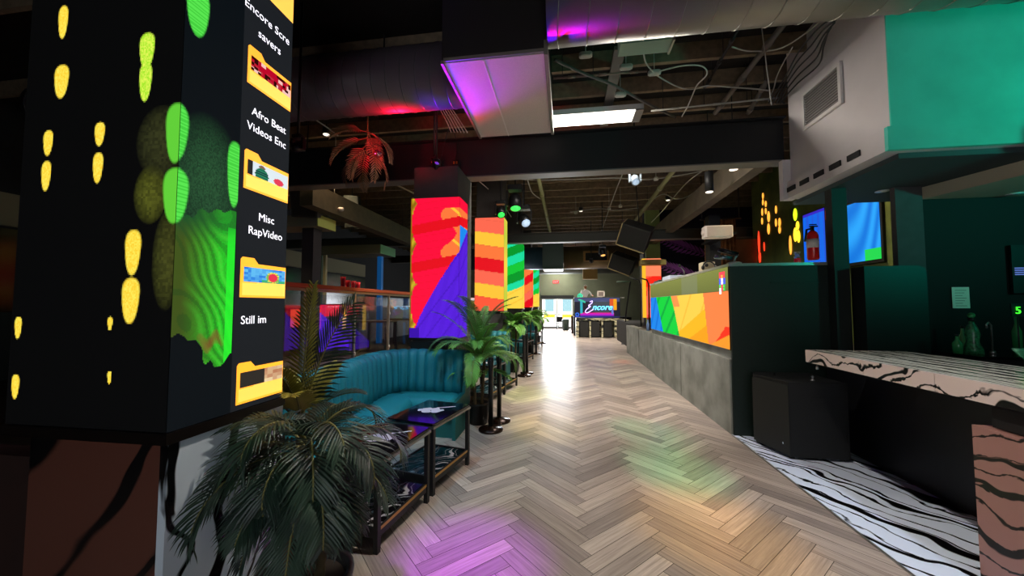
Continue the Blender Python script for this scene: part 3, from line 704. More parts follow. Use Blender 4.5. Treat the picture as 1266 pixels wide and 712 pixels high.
for i, d in enumerate(DR):
    c = 'FF3A1E' if i in (12, 13, 19) else ('C8F020' if i == 14 else ('FFD030' if i in (15, 16, 17) else 'FFA038'))
    mb = MB(); mb.sphere((4.985, d[0], d[1]), 1, n=10, sc=(.012, d[2], d[3]))
    h_ = ['upper left', 'second row left', 'small upper', 'left middle', 'centre middle', 'long central', 'left lower', 'lower central', 'upper right', 'middle right', 'right-hand', 'lower right', 'tall', 'thin', 'bright', 'small', 'broad', 'short', 'long slim', 'lowest'][i]
    tag(mb.build('wall_drop_light', gmat('drop_' + c, c, 1.8)), '%s %s glowing drop on the olive wall' % (h_, COLN.get(i, 'amber')), 'wall light', 'glowing drops on the olive wall')
def blue(u, v):
    ang = (u * 1.2 - v * .5) * 7; s_ = .5 + .5 * sin(ang * 2.3 + 3 * sin(u * 5)); c = mix(lin('0A78E0'), lin('28A8FF'), s_)
    if u < .35 and v > .82 - .0: c = lin('20D850')
    return c
t = thing('led_wall_screen', 'wide bright blue screen on the alcove wall, green at the corner', 'led screen', (4.97, 7.05, 2.3))
raster('screen', (4.955, 6.6, 3.38), (0, .95, 0), (0, 0, -1.03), 50, 50, blue, SCR, t)
bx(4.96, 4.999, 6.56, 7.59, 2.3, 3.42).build('frame', K, t)
t = thing('led_wall_screen', 'narrower blue screen left of the fire extinguisher', 'led screen', (4.97, 8.2, 2.3))
raster('screen', (4.955, 7.85, 3.5), (0, .65, 0), (0, 0, -1.1), 30, 40, lambda u, v: mix(lin('1468E8'), lin('3828C0'), 1 if v < .05 else (.3 if int(u * 12) % 3 == 0 else 0)), SCR, t)
bx(4.96, 4.999, 7.83, 8.52, 2.38, 3.52).build('frame', K, t)
p = P(1020, 262, x=4.9)
o = bx(4.93, 4.99, 7.68, 7.78, 3.25, 3.42).build('exit_lamp', gmat('red_lamp', 'F02030', 1.2)); tag(o, 'small red lamp between the two blue screens', 'light')

# ---- purple leaf wall, post, curtains
struct('wall_leaf', bx(2.7, 6.9, 13.3, 13.5, .93, 5.05), mat('navy_wall', '16102C', .8))
def leafwall():
    m = mat('purple_leaf_relief', 'A050B8', .6)
    for r, (z0, lab) in enumerate(((4.0, 'upper'), (3.1, 'lower'))):
        t = thing('leaf_wall_relief', '%s purple palm leaf relief on the navy wall' % lab, 'wall decoration', (3.4, 13.28, z0))
        mb = MB(); n = 15
        for k in range(n):
            x = 3.0 + k * .13; z = z0 - k * .05; l = .34 * (1 - abs(k - 8) / 14)
            for s in (-1, 1):
                tip = (x - l * .9, 13.27, z + s * l * .8 + .1); mb.poly([(x, 13.285, z), (x - l * .35, 13.27, z + s * l * .55 + .04), tip, (x - l * .55, 13.27, z + s * l * .25 + .02)])
        mb.build('leaflets', m, t); tb([(2.95, 13.285, z0), (5.0, 13.285, z0 - .78)], .012, n=5).build('midrib', m, t)
leafwall()
struct('trim_12', bx(3.28, 3.52, 9.0, 9.25, .93, 3.69), mat('post_taupe', '24221E', .8, noise=.2))
def curtain():
    m = mat('bronze_curtain', '9A6030', .7, noise=.6, ns=9)
    t = thing('curtain', 'bronze pleated curtain behind the white wall speaker', 'curtain', (4, 10.2, 2.2))
    mb = MB(); n = 60
    for s_ in (0, 1): pass
    a = [(3.6 + .75 * i / n, 10.2 + .05 * sin(i * .9), 0) for i in range(n + 1)]; ring = a + [(x, y + .012, z) for x, y, z in reversed(a)]
    mb.loft([[(x, y, z) for x, y, _ in ring] for z in (2.2, 3.84)]); mb.build('fabric', m, t)
    tb([(3.5, 10.2, 3.86), (4.5, 10.2, 3.86)], .02).build('rod', DMETAL, t)
    for x in (3.55, 4.45): tb([(x, 10.2, 3.86), (x, 10.2, 5.1)], .01, n=6).build('rod_hanger', DMETAL, t)
curtain()
tag(bx(4.0, 4.95, 10.4, 10.5, 2.6, 3.35).build('wood_panel', mat('brown_panel', '6A4A22', .7, noise=.4, ns=4)), 'brown timber panel behind the counter', 'panel')
t = thing('wall_speaker', 'white horizontal loudspeaker mounted on the taupe post', 'speaker', (2.9, 7.5, 3.0))
mb = MB(); mb.box(2.66, 3.16, 7.48, 7.7, 2.91, 3.14, bev=.02); mb.build('cabinet', mat('speaker_white', 'D8CCC4', .6), t)
bx(2.69, 3.13, 7.472, 7.48, 2.935, 3.115).build('grille', mat('speaker_grille_white', 'C2B2A8', .8, noise=.2, ns=200), t)
mb = MB(); mb.lathe((0, 0, 0), [(0, 0), (.05, 0), (.05, .03), (0, .03)], n=12, M=Matrix.Translation((2.66, 7.58, 3.02)) @ Matrix.Rotation(-pi / 2, 4, 'Y')); mb.build('knob', mat('speaker_white', 'D8CCC4', .6), t)
mb = MB(); mb.box(3.1, 3.3, 7.65, 9.0, 3.0, 3.04); mb.build('bracket', DMETAL, t)

# ================================================================== BOOTH (teal channelled banquette)
def bez(pts, n):
    """Catmull-Rom resampled to n points"""
    pts = [Vector(p) for p in pts]; e = [2 * pts[0] - pts[1]] + pts + [2 * pts[-1] - pts[-2]]; out = []
    for i in range(1, len(e) - 2):
        for k in range(24):
            t = k / 24; a, b, c, d = e[i - 1], e[i], e[i + 1], e[i + 2]
            out.append(.5 * ((2 * b) + (c - a) * t + (2 * a - 5 * b + 4 * c - d) * t * t + (3 * b - a - 3 * c + d) * t ** 3))
    out.append(pts[-1]); L = [0]
    for i in range(1, len(out)): L.append(L[-1] + (out[i] - out[i - 1]).length)
    res = []; j = 0
    for k in range(n + 1):
        s = L[-1] * k / n
        while j < len(L) - 2 and L[j + 1] < s: j += 1
        f = (s - L[j]) / max(1e-9, L[j + 1] - L[j]); res.append(out[j].lerp(out[j + 1], f))
    return res, L[-1]
BPATH = [(-1.36, 4.86), (-1.75, 4.87), (-2.1, 4.86), (-2.34, 4.72), (-2.42, 4.4), (-2.38, 4.0), (-2.32, 3.5), (-2.27, 3.0), (-2.26, 2.5), (-2.28, 2.15)]
def booth(label):
    t = thing('banquette', label, 'sofa', (-1.9, 3.6, 0), 0, 'teal booths along the columns')
    path, L = bez([(a, b, 0) for a, b in BPATH], 260)
    nch = 27; per = L / nch
    nor = []
    for i, p in enumerate(path):
        d = (path[min(i + 1, len(path) - 1)] - path[max(i - 1, 0)]).normalized(); nor.append(Vector((-d.y, d.x, 0)))  # towards the inside
    mb = MB(); mb.sm = True; rings = []
    for i, p in enumerate(path):
        s = L * i / (len(path) - 1); b = abs(sin(pi * s / per)) ** .38; n = nor[i]
        f = .065 * b
        prof = [(.02, .38), (.07 + f, .42), (.075 + f, .6), (.065 + f, .8), (.055 + f, .93), (.03 + f * .6, .975 + .02 * b), (-.02, .99 + .02 * b), (-.07, .985 + .015 * b), (-.1, .95), (-.1, .38)]
        rings.append([p + n * a + Vector((0, 0, z)) for a, z in prof])
    mb.loft(rings); o = mb.build('backrest', VELVET, t)
    # seat
    mb = MB(); mb.sm = True; rings = []
    for i in range(0, len(path), 4):
        p = path[i]; n = nor[i]; w = .52
        rings.append([p + n * a + Vector((0, 0, z)) for a, z in [(.05, .3), (w, .3), (w + .03, .33), (w + .03, .41), (w, .45), (w - .06, .465), (.3, .47), (.07, .455)]])
    mb.loft(rings); mb.build('seat_cushion', mat('teal_seat', '1C8894', .5, noise=.1, ns=50), t)
    mb = MB(); rings = []
    for i in range(0, len(path), 4):
        p = path[i]; n = nor[i]; rings.append([p + n * a + Vector((0, 0, z)) for a, z in [(-.1, 0), (.48, 0), (.48, .3), (-.1, .3)]])
    mb.loft(rings); mb.build('base', VELVETD, t)
    mb = MB(); mb.prism([(-1.352, 4.96, 0), (-1.352, 4.3, 0), (-1.352, 4.3, .44), (-1.352, 4.72, .47), (-1.352, 4.76, .97), (-1.352, 4.96, .99)], (.04, 0, 0)); mb.build('end_panel', VELVETD, t)
    return t
b0 = booth('nearest curved teal channel-back booth beside the first column')
for k, dy in enumerate((3.72, 7.4, 11.2)):
    c = copy_tree(b0, label=['second teal booth partly hidden by the potted palm', 'third teal booth further down the aisle', 'furthest teal booth towards the glass doors'][k])
    c.location.y += dy
# inner back wall-post edge
# ---- cocktail tables
TT = mat('table_black_gloss', '0A0A12', .1, coat=.6)
SH = marble('table_shelf_marble', base='0C0C12', vein='A8A8B0', rot=(0, 0, .6), stretch=.6, period=.2, rough=.15, width=.05)
SMOKE = mat('logo_white', 'B8B4C4', .5)
def table(label, loc, rz, L=.68):
    t = thing('cocktail_table', label, 'table', (0, 0, 0), 0, 'low black tables in front of the booths')
    w, l = .25, L / 2
    mb = MB(); mb.box(-w, w, -l, l, .575, .6, bev=.012); o = mb.build('table_top', TT, t)
    mb = MB(); mb.box(-w - .004, w + .004, -l - .004, l + .004, .555, .574); mb.build('edge_frame', mat('edge_steel', '8A8A88', .3, .8), t)
    for sx in (-1, 1):
        for sy in (-1, 1): bx(sx * (w - .02) - .017, sx * (w - .02) + .017, sy * (l - .02) - .017, sy * (l - .02) + .017, .0, .554).build('leg', K, t)
    bx(-w + .04, w - .04, -l + .04, l - .04, .13, .15).build('shelf', SH, t)
    mb = MB(); mb.box(w - .03, w - .012, -l + .04, l - .04, .09, .155); mb.box(-w + .012, -w + .03, -l + .04, l - .04, .09, .155); mb.box(-w + .04, w - .04, -l + .012, -l + .03, .09, .155); mb.box(-w + .04, w - .04, l - .03, l - .012, .09, .155); mb.build('shelf_rail', K, t)
    bx(w - .011, w - .008, -l + .04, l - .04, .135, .155).build('brass_strip', BRASS, t)
    # printed smoke logo
    mb = MB()
    for (cx, cy, a, b) in ((-.05, .02, .085, .045), (.02, .05, .07, .04), (.06, -.01, .07, .035), (-.02, -.04, .09, .03), (.09, .04, .05, .025), (-.1, -.01, .05, .03)):
        mb.poly([(cx + a * .62 * cos(q) * (1 + .12 * sin(5 * q)), cy + b * 1.3 * sin(q) * (1 + .1 * cos(4 * q)), .6008 + .0001 * cx) for q in [2 * pi * i / 20 for i in range(20)]])
    mb.poly([(.02, .09, .6009), (.16, .2, .6009), (.15, .22, .6009), (.0, .11, .6009)]); mb.build('printed_logo', SMOKE, t)
    t.location = loc; t.rotation_euler = (0, 0, rz); return t
t1 = table('far low black table with white smoke print beside the booth', (-1.29, 3.42, 0), radians(-12))
t2 = copy_tree(t1, label='near low black table reflecting red and blue, partly behind fronds'); t2.location = (-1.41, 2.66, 0); t2.rotation_euler = (0, 0, radians(-8))
for k, y in enumerate((7.14, 6.38)):
    t3 = copy_tree(t1, label=['far one of the two low tables at the second teal booth', 'near one of the two low tables at the second teal booth'][k]); t3.location = (-1.29 - .12 * k, y, 0)
for k, y in enumerate((10.82, 14.62)):
    t3 = copy_tree(t1, label=['low black table in front of the third booth', 'low black table in front of the furthest booth'][k]); t3.location = (-1.29, y, 0)

# ---- stanchions
RIM = mat('stanchion_base_bronze', '2A1A14', .25, .6)
def stanchion(label, x, y):
    t = thing('stanchion', label, 'stanchion', (0, 0, 0), 0, 'black barrier posts along the aisle')
    mb = MB(); mb.lathe((0, 0, 0), [(0, 0), (.155, 0), (.16, .012), (.155, .028), (.06, .045), (.035, .06), (0, .06)], n=32); mb.build('base', RIM, t)
    mb = MB(); mb.lathe((0, 0, .0601), [(0, 0), (.032, 0), (.032, .74), (.036, .745), (.036, .86), (.03, .875), (0, .875)], n=20); mb.build('post', mat('stanchion_black', '1A1A1C', .3, .3), t)
    mb = MB(); mb.box(-.012, .012, -.045, -.034, .83, .9); mb.box(-.045, -.034, -.012, .012, .83, .9); mb.build('belt_slot', DMETAL, t)
    t.location = (x, y, 0); return t
s0 = stanchion('nearest black stanchion with round bronze base', -.97, 4.72)
for lab, x, y in (('stanchion standing just behind the nearest one', -.93, 5.1), ('stanchion beside the second booth tables', -.96, 8.4), ('stanchion directly behind the one by the second booth', -.93, 8.75), ('distant stanchion in front of the brown palm', -1.0, 12.3), ('furthest stanchion near the furthest palm', -1.0, 15.8)):
    c = copy_tree(s0, label=lab); c.location = (x, y, 0)

# ---- palms
def frond(mb, p0, az, el, L, droop, ll, n=26, w=.011, side_droop=.5, twist=0.0, seed=0, ref=(0, 0, 1)):
    rnd = random.Random(seed); N = 22; pts = []; d = []
    p = Vector(p0); e = el
    for i in range(N + 1):
        t = i / N; a = az + twist * t
        dv = Vector((cos(e) * cos(a), cos(e) * sin(a), sin(e))); pts.append(p.copy()); d.append(dv)
        p = p + dv * (L / N); e -= droop / N * (.4 + 1.2 * t)
    mb.cur = 1; mb.tube(pts[::2], [.006 * (1 - .8 * k / (N / 2)) + .0015 for k in range(len(pts[::2]))], n=5); mb.cur = 0
    for k in range(n):
        t = .18 + .8 * k / (n - 1); i = min(N - 1, int(t * N)); f = t * N - i
        q = pts[i].lerp(pts[i + 1], f); dv = d[i]
        sd = dv.cross(Vector(ref))
        sd = sd.normalized() if sd.length > 1e-3 else Vector((1, 0, 0)); up = sd.cross(dv).normalized()
        le = ll * (sin(pi * (.12 + .8 * t) ** .8)) ** .7 * rnd.uniform(.85, 1.1)
        for s in (-1, 1):
            fw = .45 + .9 * t; dr = (sd * s + dv * fw + up * .25).normalized(); wd = w * rnd.uniform(.8, 1.1)
            dn = Vector((0, 0, -1)) * side_droop * rnd.uniform(.7, 1.3)
            a = q; b = q + dr * le * .38 + dn * le * .05; c = q + dr * le * .72 + dn * le * .25; e_ = q + dr * le * .95 + dn * le * .55
            wv = dr.cross(up).normalized() * wd; k0 = up * wd * .35
            i0 = mb.add([a - wv * .35, a + wv * .35, b - wv, b + k0, b + wv, c - wv * .75, c + k0, c + wv * .75, e_])
            mb.face((i0, i0 + 3, i0 + 2)); mb.face((i0, i0 + 1, i0 + 3)); mb.face((i0 + 1, i0 + 4, i0 + 3))
            mb.face((i0 + 2, i0 + 3, i0 + 6, i0 + 5)); mb.face((i0 + 3, i0 + 4, i0 + 7, i0 + 6)); mb.face((i0 + 5, i0 + 6, i0 + 8)); mb.face((i0 + 6, i0 + 7, i0 + 8))
def palm(label, x, y, fronds, pot=(.15, .26), leaf=LEAF, trunk_h=.5, trunks=2, cat='plant', grp=None, potm=None):
    t = thing('potted_palm', label, cat, (x, y, 0), 0, grp)
    r, h = pot; mb = MB(); mb.lathe((x, y, 0), [(0, 0), (r * .8, 0), (r, h), (r * 1.05, h), (r * 1.05, h + .02), (r * .9, h + .02), (r * .88, h - .03), (0, h - .03)], n=24); mb.build('pot', potm or mat('pot_black', '121214', .4), t)
    mb = MB(); mb.lathe((x, y, h - .029), [(0, 0), (r * .86, 0), (r * .84, .012), (0, .015)], n=20); mb.build('soil', SOIL, t)
    for k in range(trunks):
        a = 2 * pi * k / trunks + .4; rr = r * .3 if trunks > 1 else 0; dx, dy = rr * cos(a), rr * sin(a)
        mb = MB(); pr = []
        for i in range(15): pr.append(Vector((x + dx * (1 + i * .05), y + dy * (1 + i * .05), h - .02 + (trunk_h - h + .02) * i / 14)))
        mb.tube(pr, [.02 + .005 * (i % 2) for i in range(15)], n=8); mb.build('trunk', TRUNK, t)
    for i, fr in enumerate(fronds):
        mb = MB(); kw = dict(fr[1]) if isinstance(fr[1], dict) else {}; lf = kw.pop('leaf', leaf)
        frond(mb, *fr[0], seed=i * 13 + int(abs(x) * 100), **kw); mb.build('frond', [lf, STEM], t)
    return t
def ring_fronds(x, y, z, cnt, L, el=(.5, 1.2), droop=1.8, ll=.2, seed=1, **kw):
    r = random.Random(seed); out = []
    for k in range(cnt):
        az = 2 * pi * k / cnt + r.uniform(-.3, .3); out.append((((x, y, z + r.uniform(-.08, .08)), az, r.uniform(*el), L * r.uniform(.8, 1.15), droop * r.uniform(.8, 1.2), ll * r.uniform(.85, 1.1)), dict(kw)))
    return out
# mid palm beside the booth
fr = ring_fronds(-1.2, 5.0, .82, 15, .75, el=(.3, 1.35), droop=2.1, ll=.22, seed=3, w=.009, n=38)
fr += ring_fronds(-1.2, 5.0, .95, 8, .85, el=(1.15, 1.5), droop=1.2, ll=.2, seed=5, w=.008, n=36)
fr += ring_fronds(-1.22, 4.98, .6, 5, .5, el=(.3, .9), droop=1.6, ll=.17, seed=8, w=.013, n=20)
palm('green potted palm between the teal booth and first stanchion', -1.2, 5.0, fr, trunk_h=.85)
for (lab, x, y, lf, sd, H) in (('bushy fresh green palm behind the second stanchion pair', -1.28, 8.95, LEAF, 11, 1.3), ('brownish palm in front of the third booth', -1.27, 12.62, mat('palm_leaf_brown', '7A6A3A', .6, noise=.3), 17, 1.35), ('furthest palm before the glass doors', -1.27, 16.4, LEAFY, 23, 1.3)):
    f = ring_fronds(x, y, H - .25, 14, .62, el=(.2, 1.4), droop=1.9, ll=.24, seed=sd, w=.022, n=18)
    palm(lab, x, y, f, trunk_h=H - .1)
# near palms (dark, drooping, foreground)
def aim(px, py, y): return P(px, py, y=y)
f = []
nx, ny = -1.2, 1.6
# arching fronds: (azimuth deg, elevation, length, droop, leaflet)
spec = [(20, .9, .62, 2.9, .2), (-15, .8, .6, 2.9, .2), (-50, .7, .55, 2.8, .2), (-80, .8, .5, 3.0, .19), (-120, .8, .5, 2.8, .19), (160, .8, .5, 2.6, .18),
        (-165, .7, .55, 2.6, .18), (200, 1.1, .55, 2.9, .18), (60, 1.0, .5, 2.7, .18), (100, 1.1, .5, 2.2, .18), (-30, 1.2, .55, 3.2, .2), (-100, 1.2, .5, 3.2, .2), (0, .2, .5, 1.6, .19), (-60, .1, .45, 1.4, .18), (-150, .2, .5, 1.5, .18), (-30, -.2, .45, 1.2, .18), (-95, -.1, .45, 1.2, .17), (10, -.7, .5, .8, .17), (-70, -.8, .55, .7, .18), (-120, -.7, .5, .8, .17), (-160, -.5, .5, 1.0, .17), (-45, .4, .6, 2.4, .19), (-110, .4, .6, 2.2, .18)]
for i, (az, el, L, dr, ll) in enumerate(spec):
    f.append((((nx, ny, .88 + .03 * (i % 3)), radians(az), el, L * .95, dr, ll), dict(n=27, w=.0072, side_droop=.6, leaf=LEAFD)))
palm('large dark drooping palm in the left foreground', nx, ny, f, pot=(.2, .34), trunk_h=.9, trunks=2, leaf=LEAFD)
f = []
ux, uy = -1.6, 2.06
spec = [(80, 1.54, .84, .15, .18, LEAFY), (-8, 1.28, .82, .5, .24, LEAFD), (170, 1.2, .45, 1.0, .15, LEAFY), (-100, 1.3, .5, .9, .15, LEAFY), (30, .8, .4, 1.2, .14, LEAFD), (-60, 1.0, .45, 1.2, .15, LEAFY), (120, .9, .45, 1.2, .14, LEAFD), (-140, .9, .4, 1.4, .14, LEAFD), (60, 1.3, .4, .8, .14, LEAFY)]
for i, (az, el, L, dr, ll, lf) in enumerate(spec):
    f.append((((ux, uy, .9), radians(az), el, L, dr, ll), dict(n=26 if i == 1 else 30, w=.0075, side_droop=.25, leaf=lf, ref=(.25, 1, .1) if i in (1, 8) else (0, 0, 1))))
palm('upright palm with olive-lit fronds against the nearest LED column', ux, uy, f, pot=(.16, .3), trunk_h=.92, trunks=1)
# hanging palm spray with mirror ball
t = thing('hanging_palm_spray', 'artificial palm spray hanging from the round duct, lit red', 'plant', (P(455, 140, y=4.6).x, 4.6, 4.0))
hx = P(455, 140, y=4.6).x
HL = mat('hanging_leaf', 'B8906A', .6, noise=.3, ns=8)
for i, (az, el, L) in enumerate(((185, .3, .45), (200, -.3, .5), (165, -.6, .45), (230, -.7, .5), (-10, -.5, .5), (-30, -.9, .55), (20, -.8, .55), (270, -1.1, .5), (90, -.5, .4))):
    mb = MB(); frond(mb, (hx, 4.6, 3.98 - .08 * (i % 4)), radians(az), el, L * 1.25, 1.1, .17, n=17, w=.0085, side_droop=.25, seed=i); mb.build('frond', [HL, STEM], t)
tb([(hx, 4.6, 4.26), (hx, 4.6, 3.6)], .01).build('stem', STEM, t)
q = P(467, 190, y=4.4)
t = thing('mirror_ball', 'small mirror ball hanging below the palm spray', 'ornament', (q.x, 4.4, q.z))
mb = MB(); mb.sphere((q.x, 4.4, q.z), .055, n=14); mb.build('ball', mat('mirror_facets', 'C8A0A0', .15, .9), t)
tb([(q.x, 4.4, q.z + .05), (q.x, 4.4, 4.1)], .003, n=4).build('string', CABLEK, t)

# ================================================================== DJ BOOTH AT FAR END
DJY = 19.0
xa, xb = .35, 2.9
ZM = marble('dj_marble', base='C8C4A4', rot=(radians(20), radians(90), radians(20)), stretch=.5, period=.3, rough=.3, width=.25)
tD = thing('dj_booth', 'far dj booth with neon Encore screen over a marble base', 'dj booth', (1.6, DJY + .6, 0))
mb = MB(); mb.box(.48, 2.62, DJY, DJY + 1.1, .86, .98); mb.box(.48, .62, DJY, DJY + 1.1, .0, .86); mb.box(2.38, 2.62, DJY, DJY + 1.1, .0, .86); mb.box(.62, 2.38, DJY + .5, DJY + .6, 0, .86)
for x in (1.12, 1.72): mb.box(x + .03, x + .11, DJY + .03, DJY + .3, 0, .86)
mb.box(2.62, 2.76, 16.9, DJY + 1.1, 0, .96)
mb.build('marble_base', ZM, tD)
bx(.4, 2.66, DJY - .02, DJY + .06, 1.0, 2.03).build('screen_case', K, tD)
bx(.4, 2.9, DJY + .06, DJY + .7, 1.98, 2.04).build('booth_top', mat('booth_top_grey', '9A9A92', .5), tD)
def djs(u, v):
    x, y = u, v; c = (.012, .012, .025)
    if .3 < x < .82 and .1 < y < .85 and abs(y - .48) < .36 - abs(x - .62) * .6: c = (.06, .07, .09)
    if v < .2: c = mix(c, (.10, .12, .28), .6)
    if .76 < y < .93 and .13 < x < .87: c = mix(lin('E81898'), lin('7A18E0'), (y - .78) / .15)
    if .13 < x < .18 and .1 < y < .8: c = lin('30B0C0')
    if .08 < x < .25 and .06 < y < .26 and abs((x - .08) - (y - .06)) < .05: c = lin('40C8A8')
    if .78 < x < .86 and .06 < y < .42: c = lin('E05828')
    if .86 < x < .94 and .06 < y < .62: c = mix(lin('FFB820'), lin('E07818'), hsh(int(x * 70), int(y * 20)) * .6)
    if .82 < x < .86 and .42 <= y < .85: c = lin('7080D8')
    d = ((x - .06) / .045) ** 2 + ((y - .86) / .1) ** 2
    if d < 1: c = lin('3878F0') if d > .35 else lin('182878')
    if y > .95: c = mix(lin('4040C0'), (0.02, .02, .05), abs(x - .2))
    return c
raster('screen', (.42, DJY - .026, 2.0), (2.22, 0, 0), (0, 0, -.98), 110, 50, djs, SCR, tD)
NE = gmat('neon_white_blue', '58C0FF', 2.6)
text_mesh('neon_text', 'ncore', .41, frame((1.77, DJY - .04, 1.4), (1, 0, 0), (0, 0, 1)), NE, tD, ext=.004, shear=.35, bold=.006)
mb = MB()
def bt(pts, r=.022): mb.tube(bez(pts, 30)[0], r, n=6)
bt([(1.18, DJY - .05, 1.8), (1.3, DJY - .05, 1.84), (1.28, DJY - .05, 1.74), (1.12, DJY - .05, 1.6), (1.22, DJY - .05, 1.57)]); bt([(1.22, DJY - .05, 1.57), (1.02, DJY - .05, 1.42), (.95, DJY - .05, 1.28), (1.08, DJY - .05, 1.26), (1.35, DJY - .05, 1.42)])
mb.build('neon_swash', gmat('neon_violet', 'C0A0FF', 2.0), tD)
for i, x in enumerate((.66, 1.2, 1.82)):
    t = thing('subwoofer', 'black subwoofer in the %s bay of the marble dj base' % ['left', 'middle', 'right'][i], 'speaker', (x + .25, DJY + .2, 0), 0, 'subwoofers under the dj booth')
    mb = MB(); mb.box(x + (.0 if i == 0 else .04), x + .46, DJY + .02, DJY + .45, .02, .8, bev=.015); mb.build('cabinet', mat('speaker_tolex', '16181A', .65), t)
    bx(x + .05, x + .43, DJY + .005, DJY + .02, .06, .76).build('grille', mat('grille_mesh', '1E2020', .7), t)
# platform behind booth, DJ
struct('floor_dj_platform', bx(.4, 3.4, DJY + 1.15, 22.3, 0, 1.0), KD)
def person():
    q = P(722.5, 352, y=20.6); bxp, by = q.x, 20.6; z0 = 1.0
    t = thing('person', 'person in white shirt and white cap leaning over the dj booth', 'person', (bxp, by, z0))
    V = {'pel': (0, 0, .92), 'w': (.0, 0, 1.08), 'ch': (.05, -.06, 1.3), 'nk': (.06, -.1, 1.47), 'hd0': (.05, -.12, 1.53), 'lsh': (-.14, -.06, 1.4), 'lel': (-.2, -.2, 1.18), 'lwr': (-.1, -.42, 1.12), 'rsh': (.24, -.08, 1.38), 'rel': (.36, -.24, 1.2), 'rwr': (.42, -.46, 1.14),
         'lhip': (-.1, 0, .88), 'lkn': (-.11, -.03, .48), 'lan': (-.11, .02, .08), 'lto': (-.11, -.16, .035), 'rhip': (.1, 0, .88), 'rkn': (.12, -.03, .48), 'ran': (.13, .02, .08), 'rto': (.14, -.16, .035)}
    R = {'pel': .14, 'w': .13, 'ch': .16, 'nk': .055, 'hd0': .055, 'lsh': .07, 'lel': .045, 'lwr': .028, 'rsh': .07, 'rel': .045, 'rwr': .028, 'lhip': .09, 'lkn': .06, 'lan': .045, 'lto': .035, 'rhip': .09, 'rkn': .06, 'ran': .045, 'rto': .035}
    E = [('pel', 'w'), ('w', 'ch'), ('ch', 'nk'), ('nk', 'hd0'), ('ch', 'lsh'), ('lsh', 'lel'), ('lel', 'lwr'), ('ch', 'rsh'), ('rsh', 'rel'), ('rel', 'rwr'), ('pel', 'lhip'), ('lhip', 'lkn'), ('lkn', 'lan'), ('lan', 'lto'), ('pel', 'rhip'), ('rhip', 'rkn'), ('rkn', 'ran'), ('ran', 'rto')]
    for s, wr in (('l', 'lwr'), ('r', 'rwr')):
        w0 = Vector(V[wr]); V[s + 'pm'] = tuple(w0 + Vector((0, -.06, -.01))); R[s + 'pm'] = .03; E.append((wr, s + 'pm'))
        for k in range(4):
            a = Vector(V[s + 'pm']) + Vector((-.03 + .02 * k, -.02, 0)); ln = (.05, .06, .056, .042)[k]
            V['%sf%da' % (s, k)] = tuple(a + Vector((0, -ln * .5, -.004))); V['%sf%db' % (s, k)] = tuple(a + Vector((0, -ln, -.03)))
            R['%sf%da' % (s, k)] = .008; R['%sf%db' % (s, k)] = .007; E += [(s + 'pm', '%sf%da' % (s, k)), ('%sf%da' % (s, k), '%sf%db' % (s, k))]
        sg = 1 if s == 'l' else -1; V[s + 'th'] = tuple(w0 + Vector((.045 * sg, -.05, -.01))); R[s + 'th'] = .009; E.append((wr, s + 'th'))
    ks = list(V); me = bpy.data.meshes.new('body'); me.from_pydata([V[k] for k in ks], [(ks.index(a), ks.index(b)) for a, b in E], [])
    o = bpy.data.objects.new('body', me); COL.objects.link(o)
    md = o.modifiers.new('skin', 'SKIN'); me.skin_vertices or None
    if not me.skin_vertices:
        bpy.context.view_layer.objects.active = o; bpy.ops.object.select_all(action='DESELECT'); o.select_set(True)
        try: bpy.ops.mesh.customdata_skin_add()
        except Exception: pass
    if me.skin_vertices:
        for i, k in enumerate(ks): me.skin_vertices[0].data[i].radius = (R[k], R[k]); me.skin_vertices[0].data[i].use_root = (k == 'pel')
    sb = o.modifiers.new('sub', 'SUBSURF'); sb.levels = 1; sb.render_levels = 1
    dg = bpy.context.evaluated_depsgraph_get(); m2 = bpy.data.meshes.new_from_object(o.evaluated_get(dg)); bpy.data.objects.remove(o)
    # head merged in the same surface object
    hb = MB(); hb.sphere((.05, -.14, 1.64), .105, n=20, sc=(.78, .95, 1.12)); hb.sphere((.05, -.235, 1.625), .018, n=8, sc=(.7, 1, 1.2))
    for s in (-1, 1): hb.sphere((.05 + s * .082, -.13, 1.635), .022, n=8, sc=(.4, .8, 1.2))
    base = len(m2.vertices); vs = [v.co.copy() for v in m2.vertices] + hb.v; fs = [tuple(p.vertices) for p in m2.polygons] + [tuple(base + i for i in f) for f in hb.f]
    m3 = bpy.data.meshes.new('body'); m3.from_pydata([tuple(v) for v in vs], [], fs)
    skin = mat('skin_tan', 'C07850', .5); shirt = mat('shirt_white', 'E8E8EC', .8); trou = mat('trousers_dark', '22242A', .8)
    for m in (skin, shirt, trou): m3.materials.append(m)
    for p in m3.polygons:
        c = p.center; p.use_smooth = True
        p.material_index = 0 if (c.z > 1.5 or c.y < -.33) else (1 if c.z > .93 else 2)
    ob = bpy.data.objects.new('body', m3); COL.objects.link(ob); ob.parent = t
    def lb(m_): m_.v = [v + Vector((bxp, by, z0)) for v in m_.v]; return m_
    mb = MB(); mb.lathe((.05, -.14, 1.66), [(.088, 0), (.09, .03), (.075, .075), (.04, .1), (0, .105)], n=18); mb.box(-.01, .11, -.31, -.22, 1.665, 1.675); lb(mb).build('cap', mat('cap_white', 'E4E4DC', .8), t)
    mb = MB()
    for s in (-1, 1): mb.sphere((.05 + s * .032, -.232, 1.648), .009, n=8)
    lb(mb).build('eyes', K, t)
    mb = MB(); mb.box(.025, .075, -.236, -.23, 1.583, 1.59); lb(mb).build('mouth', mat('lips', '8A3A30', .6), t)
person()
q = P(742.5, 366, y=DJY + .35)
t = thing('laptop', 'open laptop with pale lid on top of the dj booth', 'laptop', (q.x, DJY + .35, 2.04))
bx(q.x - .19, q.x + .19, DJY + .2, DJY + .45, 2.041, 2.06).build('keyboard_base', METAL, t)
